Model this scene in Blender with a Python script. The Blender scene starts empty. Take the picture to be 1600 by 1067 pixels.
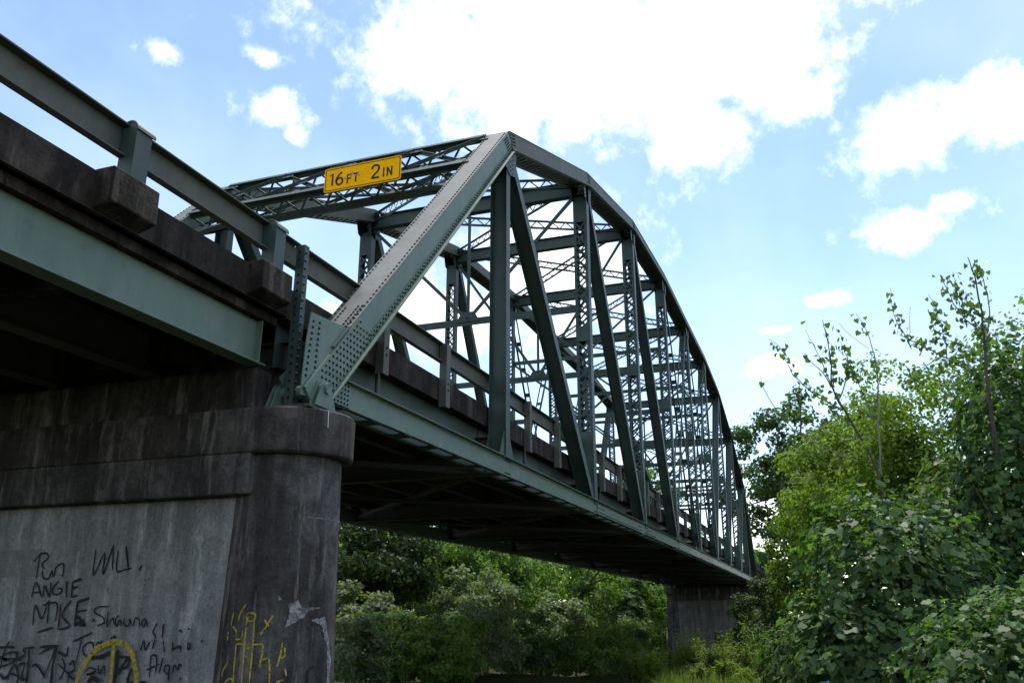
import bpy, math, random
import numpy as np
from mathutils import Vector, Matrix
random.seed(7)
SC = bpy.context.scene
COL = SC.collection
V = Vector
P = 6.1; NP = 10; L = P * NP          # truss: ten panels of 6.1 m
W = 6.43                              # distance between the two trusses
HT = [0, 6.465, 8.746, 10.14, 10.583, 10.551, 10.583, 10.14, 8.746, 6.465]
def zc(x):                            # camber of the span
    u = min(max(x / L, 0), 1); return 4 * 0.069 * u * (1 - u)

# ------------------------------------------------------------------ camera
YAW, PIT, FPX = 0.34535, 0.31352, 1321.46
CAM = V((-7.623, -5.177, -2.573))
fw = V((math.cos(PIT) * math.cos(YAW), math.cos(PIT) * math.sin(YAW), math.sin(PIT)))
cd = bpy.data.cameras.new('camera'); cam = bpy.data.objects.new('camera', cd); COL.objects.link(cam)
cam.location = CAM
cam.rotation_euler = fw.to_track_quat('-Z', 'Y').to_euler()
cd.sensor_width = 36; cd.lens = FPX / 1600 * 36; cd.clip_start = 0.1; cd.clip_end = 3000
SC.camera = cam

# ------------------------------------------------------------------ sun, sky, exposure
SUN_AZ, SUN_EL = 0.02, math.radians(66)
sd = bpy.data.lights.new('sun', 'SUN'); sun = bpy.data.objects.new('sun', sd); COL.objects.link(sun)
sdir = V((math.cos(SUN_EL) * math.cos(SUN_AZ), math.cos(SUN_EL) * math.sin(SUN_AZ), math.sin(SUN_EL)))
sun.rotation_euler = (-sdir).to_track_quat('-Z', 'Y').to_euler()
sd.energy = 3.0; sd.angle = math.radians(0.8); sd.color = (1, .95, .87)
SC.view_settings.view_transform = 'Standard'; SC.view_settings.look = 'None'
SC.view_settings.exposure = 0.9; SC.view_settings.gamma = 1
def noise(nt, scale, detail, rough, vec=None, dist=0.0):
    n = nt.nodes.new('ShaderNodeTexNoise'); n.inputs['Scale'].default_value = scale
    n.inputs['Detail'].default_value = detail; n.inputs['Roughness'].default_value = rough
    n.inputs['Distortion'].default_value = dist
    if vec is not None: nt.links.new(vec, n.inputs['Vector'])
    return n
def mth(nt, op, a, b=None, c=None, clamp=False):
    n = nt.nodes.new('ShaderNodeMath'); n.operation = op; n.use_clamp = clamp
    for i, x in enumerate((a, b, c)):
        if x is None: continue
        if isinstance(x, (int, float)): n.inputs[i].default_value = x
        else: nt.links.new(x, n.inputs[i])
    return n.outputs[0]
CLOUDS = [[0.7199,0.3499,0.5994,0.057,0.0485,0],[0.7695,0.2463,0.5893,0.0934,0.0632,0],[0.7993,0.1148,0.5898,0.0919,0.0622,0],[0.8111,0.0135,0.5847,0.0586,0.0496,0],[0.8511,0.0885,0.5176,0.0395,0.0359,0],[0.7196,0.1222,0.6836,0.1962,0.0711,0],[0.8456,-0.0196,0.5335,0.0312,0.0166,0.1],[0.8702,-0.1338,0.4743,0.0481,0.0294,0.05],[0.8466,-0.1935,0.4959,0.0424,0.0231,0.05],[0.8501,-0.2249,0.4762,0.0348,0.0265,0.05],[0.9107,-0.1262,0.3933,0.0475,0.0149,0.3],[0.8991,-0.1606,0.4073,0.0253,0.012,0.3],[0.9433,-0.0231,0.3312,0.0227,0.0092,0.55],[0.9633,0.0353,0.2662,0.026,0.0116,0.5],[0.9512,0.0273,0.3073,0.0159,0.0043,0.5],[0.5755,0.5962,0.5598,0.0226,0.012,0.65],[0.6406,0.51,0.5741,0.0235,0.0125,0.8],[0.6687,0.5248,0.5268,0.0324,0.0169,0.6],[0.6951,0.5078,0.5089,0.0114,0.01,0.5],[0.838,0.4292,0.3371,0.1051,0.0375,0.2],[0.8836,0.2619,0.3881,0.0753,0.0678,0.2],[0.9951,0.0648,0.0753,0.0283,0.0424,0.1]]
wd = bpy.data.worlds.new('World'); SC.world = wd; wd.use_nodes = True
nt = wd.node_tree; nt.nodes.clear(); N = nt.nodes.new; LK = nt.links.new
sky = N('ShaderNodeTexSky'); sky.sky_type = 'NISHITA'; sky.sun_disc = False
sky.sun_elevation = SUN_EL; sky.sun_rotation = math.pi / 2 - SUN_AZ
sky.air_density = 1.0; sky.dust_density = 0.15; sky.ozone_density = 0.6
tc = N('ShaderNodeTexCoord')
blobs = [tuple(c) for c in CLOUDS]     # the clouds of this part of the sky: a direction, two angular radii, thinness
last = None
for (dx, dy, dz, ra, rb, thin) in blobs:
    d = V((dx, dy, dz)).normalized(); r = d.cross(V((0, 0, 1))).normalized(); u = r.cross(d)
    src = tc.outputs['Generated']
    if last is not None:              # evaluated one after another, which keeps the shader small
        va = N('ShaderNodeVectorMath'); va.operation = 'MULTIPLY_ADD'; LK(last, va.inputs[0])
        va.inputs[1].default_value = (1e-7,) * 3; LK(src, va.inputs[2]); src = va.outputs[0]
    q = []
    for ax, ra_ in ((r, ra), (u, rb)):
        dp = N('ShaderNodeVectorMath'); dp.operation = 'DOT_PRODUCT'; LK(src, dp.inputs[0]); dp.inputs[1].default_value = tuple(ax / ra_); q.append(dp.outputs['Value'])
    ln = mth(nt, 'ADD', mth(nt, 'SQRT', mth(nt, 'MULTIPLY_ADD', q[0], q[0], mth(nt, 'MULTIPLY', q[1], q[1]))), thin)
    if last is None: last = ln
    else:
        mn = N('ShaderNodeMath'); mn.operation = 'SMOOTH_MIN'; mn.inputs[2].default_value = .25
        LK(last, mn.inputs[0]); LK(ln, mn.inputs[1]); last = mn.outputs[0]
n1 = noise(nt, 8, 10, .62, tc.outputs['Generated'], .25)
n2 = noise(nt, 30, 8, .62, tc.outputs['Generated'])
f1 = mth(nt, 'MULTIPLY_ADD', n1.outputs['Fac'], 2.6, -1.3)
f2 = mth(nt, 'MULTIPLY_ADD', n2.outputs['Fac'], 3.2, -1.6)
# fair-weather clouds of the same sort over the rest of the sky
n4 = noise(nt, 4.2, 2, .5, tc.outputs['Generated'])
far = N('ShaderNodeVectorMath'); far.operation = 'DOT_PRODUCT'; LK(tc.outputs['Generated'], far.inputs[0]); far.inputs[1].default_value = tuple(fw)
side = mth(nt, 'MULTIPLY_ADD', far.outputs['Value'], 9.0, -6.6, clamp=True)
gen = mth(nt, 'ADD', mth(nt, 'MULTIPLY_ADD', n4.outputs['Fac'], -7.0, 5.0), mth(nt, 'MULTIPLY', side, 4.0))
last = mth(nt, 'MINIMUM', last, gen)
fld = mth(nt, 'ADD', last, mth(nt, 'ADD', f1, f2))
mr = N('ShaderNodeMapRange'); mr.interpolation_type = 'SMOOTHSTEP'
LK(fld, mr.inputs['Value']); mr.inputs['From Min'].default_value = 2.0; mr.inputs['From Max'].default_value = .0
mr.inputs['To Min'].default_value = 0; mr.inputs['To Max'].default_value = 1
# thin high veil everywhere
n3 = noise(nt, 3.0, 5, .55, tc.outputs['Generated'])
veil = N('ShaderNodeMapRange'); LK(n3.outputs['Fac'], veil.inputs['Value'])
veil.inputs['From Min'].default_value = .35; veil.inputs['From Max'].default_value = .75
veil.inputs['To Min'].default_value = 0.0; veil.inputs['To Max'].default_value = 0.2
cf = mth(nt, 'MAXIMUM', mr.outputs[0], veil.outputs[0])
bg1 = N('ShaderNodeBackground'); bg1.inputs['Strength'].default_value = 0.13; LK(sky.outputs[0], bg1.inputs['Color'])
bg2 = N('ShaderNodeBackground'); bg2.inputs['Strength'].default_value = 1.15; bg2.inputs['Color'].default_value = (.97, .985, 1, 1)
mx = N('ShaderNodeMixShader'); LK(cf, mx.inputs[0]); LK(bg1.outputs[0], mx.inputs[1]); LK(bg2.outputs[0], mx.inputs[2])
wo = N('ShaderNodeOutputWorld'); LK(mx.outputs[0], wo.inputs[0])

# ------------------------------------------------------------------ materials
MAT = {}
def newmat(name):
    m = bpy.data.materials.new(name); m.use_nodes = True; t = m.node_tree
    b = t.nodes['Principled BSDF']; MAT[name] = m
    return m, t, b
def ramp(t, fac, stops):
    r = t.nodes.new('ShaderNodeValToRGB'); e = r.color_ramp.elements
    while len(e) < len(stops): e.new(.5)
    for i, (p, c) in enumerate(stops): e[i].position = p; e[i].color = (*c, 1)
    t.links.new(fac, r.inputs[0]); return r.outputs[0]
def objco(t, scale=(1, 1, 1)):
    # world-space position, so that joined pieces share one weathering
    g = t.nodes.new('ShaderNodeNewGeometry'); mp = t.nodes.new('ShaderNodeMapping'); mp.inputs['Scale'].default_value = scale
    t.links.new(g.outputs['Position'], mp.inputs['Vector']); return mp.outputs[0]
def mix(t, fac, a, b, blend='MIX'):
    n = t.nodes.new('ShaderNodeMix'); n.data_type = 'RGBA'; n.blend_type = blend
    for i, x in ((0, fac), (6, a), (7, b)):
        if isinstance(x, (int, float)): n.inputs[i].default_value = x
        elif isinstance(x, tuple): n.inputs[i].default_value = (*x, 1)
        else: t.links.new(x, n.inputs[i])
    return n.outputs[2]
def bump(t, b, h, strength, dist=.01):
    n = t.nodes.new('ShaderNodeBump'); n.inputs['Strength'].default_value = strength; n.inputs['Distance'].default_value = dist
    t.links.new(h, n.inputs['Height']); t.links.new(n.outputs[0], b.inputs['Normal'])
def steel(name, c1, c2, rough=.5, rust=.5):
    m, t, b = newmat(name)
    a = noise(t, 1.3, 8, .6, objco(t)); s = noise(t, 2.2, 6, .6, objco(t, (3, 3, .35)))
    base = mix(t, s.outputs['Fac'], ramp(t, a.outputs['Fac'], [(.38, c1), (.62, c2)]), tuple(x * 1.3 for x in c2))
    r = noise(t, 5, 10, .7, objco(t))
    rf = ramp(t, r.outputs['Fac'], [(.56, (0, 0, 0)), (.68, (rust,) * 3)])
    col = mix(t, rf, base, (.07, .045, .03))
    g = noise(t, 3.1, 8, .65, objco(t, (1, 1, .5)))
    gf = ramp(t, g.outputs['Fac'], [(.5, (0, 0, 0)), (.75, (.55,) * 3)])
    col = mix(t, gf, col, tuple(min(.2, x * 1.9) for x in c2))
    t.links.new(col, b.inputs['Base Color'])
    t.links.new(mth(t, 'MULTIPLY_ADD', a.outputs['Fac'], .3, rough - .12), b.inputs['Roughness'])
    b.inputs['Specular IOR Level'].default_value = .35
    bump(t, b, r.outputs['Fac'], .12, .006)
steel('paint', (.016, .031, .027), (.033, .055, .048))
steel('paint_lit_top', (.085, .092, .083), (.135, .138, .125), .6, .4)  # paler grey for the cover plates: light on upward faces put into the colour
steel('paint_shaded', (.030, .031, .028), (.055, .054, .048), .7, .8)  # floor steel and inner girders: shade under the decks put into the paint colour
steel('paint_teal', (.058, .100, .082), (.104, .152, .122), .5, .35)
steel('paint_rust', (.036, .045, .038), (.070, .076, .062), .6, .9)
def concrete(name, dark, light, streak, bumpy=.35, pale=.6):
    m, t, b = newmat(name)
    n1 = noise(t, 1.1, 10, .68, objco(t), .4); n2 = noise(t, 3.4, 8, .65, objco(t, (1, 1, .10))); n3 = noise(t, 26, 8, .7, objco(t)); n4 = noise(t, 4.5, 10, .7, objco(t), .6)
    base = ramp(t, n1.outputs['Fac'], [(.36, dark), (.64, light)])
    base = mix(t, ramp(t, n4.outputs['Fac'], [(.45, (0, 0, 0)), (.60, (.6,) * 3)]), base, tuple((x + y) * .5 for x, y in zip(dark, streak)))
    sf = ramp(t, n2.outputs['Fac'], [(.42, (0, 0, 0)), (.58, (1, 1, 1))])
    c = mix(t, mth(t, 'MULTIPLY', sf, .7), base, streak)
    lf = ramp(t, noise(t, 4.0, 9, .72, objco(t, (1, 1, .16)), .2).outputs['Fac'], [(.54, (0, 0, 0)), (.66, (pale,) * 3)])
    c = mix(t, lf, c, tuple(min(1, x * 2.0) for x in light))
    pits = ramp(t, noise(t, 70, 3, .6, objco(t)).outputs['Fac'], [(.34, (.25,) * 3), (.42, (1, 1, 1))])
    c = mix(t, .8, c, pits, 'MULTIPLY')
    c = mix(t, .4, c, ramp(t, n3.outputs['Fac'], [(.38, (.35,) * 3), (.62, (1, 1, 1))]), 'MULTIPLY')
    t.links.new(c, b.inputs['Base Color']); b.inputs['Roughness'].default_value = .92; b.inputs['Specular IOR Level'].default_value = .15
    bump(t, b, mth(t, 'ADD', n3.outputs['Fac'], mth(t, 'MULTIPLY', n4.outputs['Fac'], 1.5)), bumpy, .02)
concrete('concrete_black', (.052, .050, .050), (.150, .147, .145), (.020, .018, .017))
concrete('concrete_shaded', (.13, .125, .12), (.22, .215, .205), (.08, .075, .07), .2, .25)  # far pier wall: the deck's shade is part of this concrete colour
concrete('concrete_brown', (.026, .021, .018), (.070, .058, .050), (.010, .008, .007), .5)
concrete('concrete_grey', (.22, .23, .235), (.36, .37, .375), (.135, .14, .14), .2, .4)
concrete('concrete_lip', (.042, .038, .035), (.135, .128, .120), (.015, .013, .012))
def plain(name, c, rough=.6, var=.35, scale=14, worn=None):
    m, t, b = newmat(name)
    if worn:      # paint worn through in places
        w1 = noise(t, worn[0], 8, .75, objco(t))
        t.links.new(ramp(t, w1.outputs['Fac'], [(worn[1], (0, 0, 0)), (worn[2], (worn[3],) * 3)]), b.inputs['Alpha'])
    n = noise(t, scale, 6, .65, objco(t))
    t.links.new(ramp(t, n.outputs['Fac'], [(.3, tuple(x * (1 - var) for x in c)), (.7, tuple(min(1, x * (1 + var * .6)) for x in c))]), b.inputs['Base Color'])
    b.inputs['Roughness'].default_value = rough; b.inputs['Specular IOR Level'].default_value = .25
plain('ink', (.008, .009, .013), .7, .5, 40, (38, .28, .42, 1.0))
plain('rivet_dark', (.014, .016, .015), .7, .5, 40)
plain('old_paint', (.24, .25, .255), .9, .3, 8, (9, .35, .6, .7))
plain('yellow_spray', (.38, .29, .03), .7, .45, 30, (30, .33, .50, .92))
plain('whitewash', (.30, .30, .32), .9, .5, 22, (14, .38, .54, .9))
plain('sign_yellow', (.95, .46, .001), .7, .10, 5); MAT['sign_yellow'].node_tree.nodes['Principled BSDF'].inputs['Specular IOR Level'].default_value = .04
plain('sign_black', (.012, .012, .012), .5, .2)
plain('bare_metal', (.32, .32, .31), .5, .3)
plain('blue_plastic', (.03, .13, .42), .4, .15)
plain('white_plate', (.55, .55, .52), .6, .1)
def bark(name, c1, c2):
    m, t, b = newmat(name)
    n = noise(t, 9, 8, .7, objco(t, (1, 1, .25)))
    t.links.new(ramp(t, n.outputs['Fac'], [(.3, c1), (.7, c2)]), b.inputs['Base Color']); b.inputs['Roughness'].default_value = .9
    bump(t, b, n.outputs['Fac'], .5, .02)
bark('bark', (.035, .028, .022), (.10, .085, .068))
bark('bark_pale', (.12, .105, .09), (.26, .235, .20))
def leafmat(name, c1, c2, c3, trans=.42, rough=.6, spec=.15):
    m, t, b = newmat(name)
    g = t.nodes.new('ShaderNodeNewGeometry'); n = noise(t, .7, 4, .6, objco(t))
    f = mth(t, 'ADD', mth(t, 'MULTIPLY', g.outputs['Random Per Island'], .6), mth(t, 'MULTIPLY', n.outputs['Fac'], .5))
    col = ramp(t, f, [(.2, c1), (.55, c2), (.9, c3)])
    t.links.new(col, b.inputs['Base Color']); b.inputs['Roughness'].default_value = rough; b.inputs['Specular IOR Level'].default_value = spec
    tr = t.nodes.new('ShaderNodeBsdfTranslucent')
    t.links.new(mix(t, 1.0, col, (1.25, 1.5, .45), 'MULTIPLY'), tr.inputs['Color'])
    mxs = t.nodes.new('ShaderNodeMixShader'); mxs.inputs[0].default_value = trans
    t.links.new(b.outputs[0], mxs.inputs[1]); t.links.new(tr.outputs[0], mxs.inputs[2])
    t.links.new(mxs.outputs[0], t.nodes['Material Output'].inputs[0])
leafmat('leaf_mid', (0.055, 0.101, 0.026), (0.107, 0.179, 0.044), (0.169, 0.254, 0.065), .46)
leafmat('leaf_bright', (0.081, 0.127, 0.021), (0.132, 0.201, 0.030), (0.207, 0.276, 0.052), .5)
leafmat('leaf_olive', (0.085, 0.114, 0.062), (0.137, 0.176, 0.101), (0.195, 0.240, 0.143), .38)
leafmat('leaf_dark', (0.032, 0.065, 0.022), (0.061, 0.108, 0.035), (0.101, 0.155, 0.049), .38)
leafmat('leaf_deep', (.018, .036, .011), (.032, .060, .018), (.055, .090, .026), .35)  # darkest leaf: deep shadow under the span beside the near pier coloured in
leafmat('leaf_vine', (0.030, 0.067, 0.025), (0.063, 0.121, 0.046), (0.138, 0.213, 0.069), .42, .5, .16)
leafmat('leaf_heart', (.06, .10, .02), (.085, .14, .028), (.13, .19, .045), .5, .4, .4)
leafmat('leaf_weed', (0.069, 0.109, 0.023), (0.115, 0.161, 0.037), (0.184, 0.218, 0.069), .45)
def ground_mat():
    m, t, b = newmat('soil')
    n = noise(t, .35, 8, .65, objco(t)); n2 = noise(t, 6, 8, .7, objco(t))
    c = mix(t, n2.outputs['Fac'], ramp(t, n.outputs['Fac'], [(.35, (.03, .04, .015)), (.65, (.06, .05, .035))]), (.03, .036, .016))
    t.links.new(c, b.inputs['Base Color']); b.inputs['Roughness'].default_value = .95; b.inputs['Specular IOR Level'].default_value = 0
    bump(t, b, n2.outputs['Fac'], .6, .08)
ground_mat()
concrete('asphalt', (.04, .04, .04), (.06, .06, .058), (.035, .034, .033))

# ------------------------------------------------------------------ mesh helpers
class MB:
    def __init__(s): s.v = []; s.f = []
    def add(s, vs, fs):
        o = len(s.v); s.v += [tuple(v) for v in vs]; s.f += [tuple(i + o for i in f) for f in fs]
    def hexa(s, c):    # 8 corners: bottom ring 0-3, top ring 4-7
        s.add(c, [(3, 2, 1, 0), (4, 5, 6, 7), (0, 1, 5, 4), (1, 2, 6, 5), (2, 3, 7, 6), (3, 0, 4, 7)])
    def box(s, x0, x1, y0, y1, z0, z1):
        s.hexa([(x0, y0, z0), (x1, y0, z0), (x1, y1, z0), (x0, y1, z0), (x0, y0, z1), (x1, y0, z1), (x1, y1, z1), (x0, y1, z1)])
    def slope(s, x0, x1, y0, y1, za0, za1, zb0, zb1):   # box whose ends differ in height
        s.hexa([(x0, y0, za0), (x1, y0, zb0), (x1, y1, zb0), (x0, y1, za0), (x0, y0, za1), (x1, y0, zb1), (x1, y1, zb1), (x0, y1, za1)])
    def lbox(s, F, s0, s1, t0, t1, n0, n1):
        g = F.pt; s.hexa([g(s0, t0, n0), g(s1, t0, n0), g(s1, t1, n0), g(s0, t1, n0), g(s0, t0, n1), g(s1, t0, n1), g(s1, t1, n1), g(s0, t1, n1)])
    def bar(s, a, b, w, h, ref=(0, 1, 0)):
        F = Fr(a, b, ref); s.lbox(F, 0, F.L, -w / 2, w / 2, -h / 2, h / 2)
    def prism(s, pts, off):   # planar polygon extruded by a vector
        n = len(pts); pts = [V(p) for p in pts]; off = V(off)
        s.add(pts + [p + off for p in pts], [tuple(range(n - 1, -1, -1)), tuple(range(n, 2 * n))] + [(i, (i + 1) % n, n + (i + 1) % n, n + i) for i in range(n)])
    def tube(s, pts, rad, k=6, cap=True):
        pts = [V(p) for p in pts]; o = len(s.v); ring = []
        for i, p in enumerate(pts):
            d = (pts[min(i + 1, len(pts) - 1)] - pts[max(i - 1, 0)]).normalized()
            a = d.orthogonal().normalized() if i == 0 else (ring[-1] - d * ring[-1].dot(d)).normalized()
            ring.append(a); b = d.cross(a); r = rad[i] if hasattr(rad, '__len__') else rad
            for j in range(k):
                q = 2 * math.pi * j / k; s.v.append(tuple(p + (a * math.cos(q) + b * math.sin(q)) * r))
        for i in range(len(pts) - 1):
            for j in range(k):
                s.f.append((o + i * k + j, o + i * k + (j + 1) % k, o + (i + 1) * k + (j + 1) % k, o + (i + 1) * k + j))
        if cap:
            s.f.append(tuple(o + j for j in range(k - 1, -1, -1))); e = o + (len(pts) - 1) * k
            s.f.append(tuple(e + j for j in range(k)))
    def rivet(s, p, n, r=.018):
        p = V(p); n = V(n).normalized(); a = n.orthogonal().normalized(); b = n.cross(a)
        o = len(s.v)
        for h, q in ((-.002, 1), (.009, .85), (.015, .4)):
            for j in range(6):
                t = j * math.pi / 3; s.v.append(tuple(p + n * h + (a * math.cos(t) + b * math.sin(t)) * r * q))
        for i in range(2):
            for j in range(6): s.f.append((o + i * 6 + j, o + i * 6 + (j + 1) % 6, o + i * 6 + 6 + (j + 1) % 6, o + i * 6 + 6 + j))
        s.f.append(tuple(o + 12 + j for j in range(6)))
    def rev(s, cx, cy, prof, k=40, a0=0, a1=360):
        o = len(s.v); full = a1 - a0 >= 360; m = k if full else k + 1
        for (r, z) in prof:
            for j in range(m):
                t = math.radians(a0 + (a1 - a0) * j / k); s.v.append((cx + r * math.cos(t), cy + r * math.sin(t), z))
        for i in range(len(prof) - 1):
            for j in range(k):
                j2 = (j + 1) % m
                s.f.append((o + i * m + j, o + i * m + j2, o + (i + 1) * m + j2, o + (i + 1) * m + j))
        return o, m
    def mesh(s, name, off=(0, 0, 0)):
        me = bpy.data.meshes.new(name); me.from_pydata([(v[0] - off[0], v[1] - off[1], v[2] - off[2]) for v in s.v], [], s.f); me.update(); return me
    def build(s, name, mat, parent=None, kind=None, label=None, smooth=False, fix=False):
        off = V((0, 0, 0)); q = parent
        while q is not None: off += q.location; q = q.parent
        me = s.mesh(name, off); o = bpy.data.objects.new(name, me); COL.objects.link(o); me.materials.append(MAT[mat])
        if parent is not None: o.parent = parent
        if kind: o['kind'] = kind
        if label: o['label'] = label
        if smooth: me.polygons.foreach_set('use_smooth', [True] * len(me.polygons))
        return o
class Fr:     # frame of a member: s along, t across, n the third
    def __init__(s, a, b, t=(0, 1, 0)):
        s.a = V(a); s.b = V(b); s.L = (s.b - s.a).length; s.d = (s.b - s.a) / s.L
        t = V(t); s.t = (t - s.d * t.dot(s.d)).normalized(); s.n = s.d.cross(s.t)
        if s.n.z < -1e-6 or (abs(s.n.z) < 1e-6 and s.n.x > 0): s.n = -s.n
    def pt(s, u, t, n): return s.a + s.d * u + s.t * t + s.n * n
def thing(name, label, cat, loc=(0, 0, 0), group=None):
    o = bpy.data.objects.new(name, None); COL.objects.link(o); o.location = loc; o.empty_display_size = .3
    o['label'] = label; o['category'] = cat
    if group: o['group'] = group
    return o
def tag(o, label, cat, group=None):
    o['label'] = label; o['category'] = cat
    if group: o['group'] = group
    return o
def place(me, name, mat, loc, parent, rot=None):      # one more object that shares mesh data
    if not me.materials: me.materials.append(MAT[mat])
    o = bpy.data.objects.new(name, me); COL.objects.link(o); o.parent = parent
    off = V((0, 0, 0)); q = parent
    while q is not None: off += q.location; q = q.parent
    o.location = V(loc) - off
    if rot is not None: o.rotation_euler = rot
    return o

# ------------------------------------------------------------------ ground
def sstep(a, b, x):
    t = min(max((x - a) / (b - a), 0), 1); return t * t * (3 - 2 * t)
def gz(x, y):
    z = -4.25 - 1.5 * sstep(8, 50, x)
    z += .10 * math.sin(x * .31 + y * .17) + .07 * math.sin(x * .83 - y * .57) + .05 * math.sin(y * 1.3 + x * .4)
    z += 1.2 * sstep(14, 60, y)
    z += .56 * math.exp(-((x - 3.87) ** 2 + (y + 5.02) ** 2) / .8)      # hump of earth
    return z
def axis(lo, hi, fine_lo, fine_hi, step):
    a = [fine_lo + i * step for i in range(int((fine_hi - fine_lo) / step) + 1)]
    x, s = fine_hi, step
    while x < hi: s *= 1.5; x += s; a.append(min(x, hi))
    x, s = fine_lo, step; pre = []
    while x > lo: s *= 1.5; x -= s; pre.append(max(x, lo))
    return pre[::-1] + a
gx = axis(-700, 1500, -12, 90, .75); gy = axis(-900, 900, -25, 40, .75)
m = MB(); m.v = [(x, y, gz(min(max(x, -30), 120), min(max(y, -60), 80))) for x in gx for y in gy]
ny = len(gy); m.f = [(i * ny + j, (i + 1) * ny + j, (i + 1) * ny + j + 1, i * ny + j + 1) for i in range(len(gx) - 1) for j in range(ny - 1)]
g = m.build('ground', 'soil', kind='structure', smooth=True); g['label'] = 'weedy river bank soil under and around the bridge'

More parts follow.
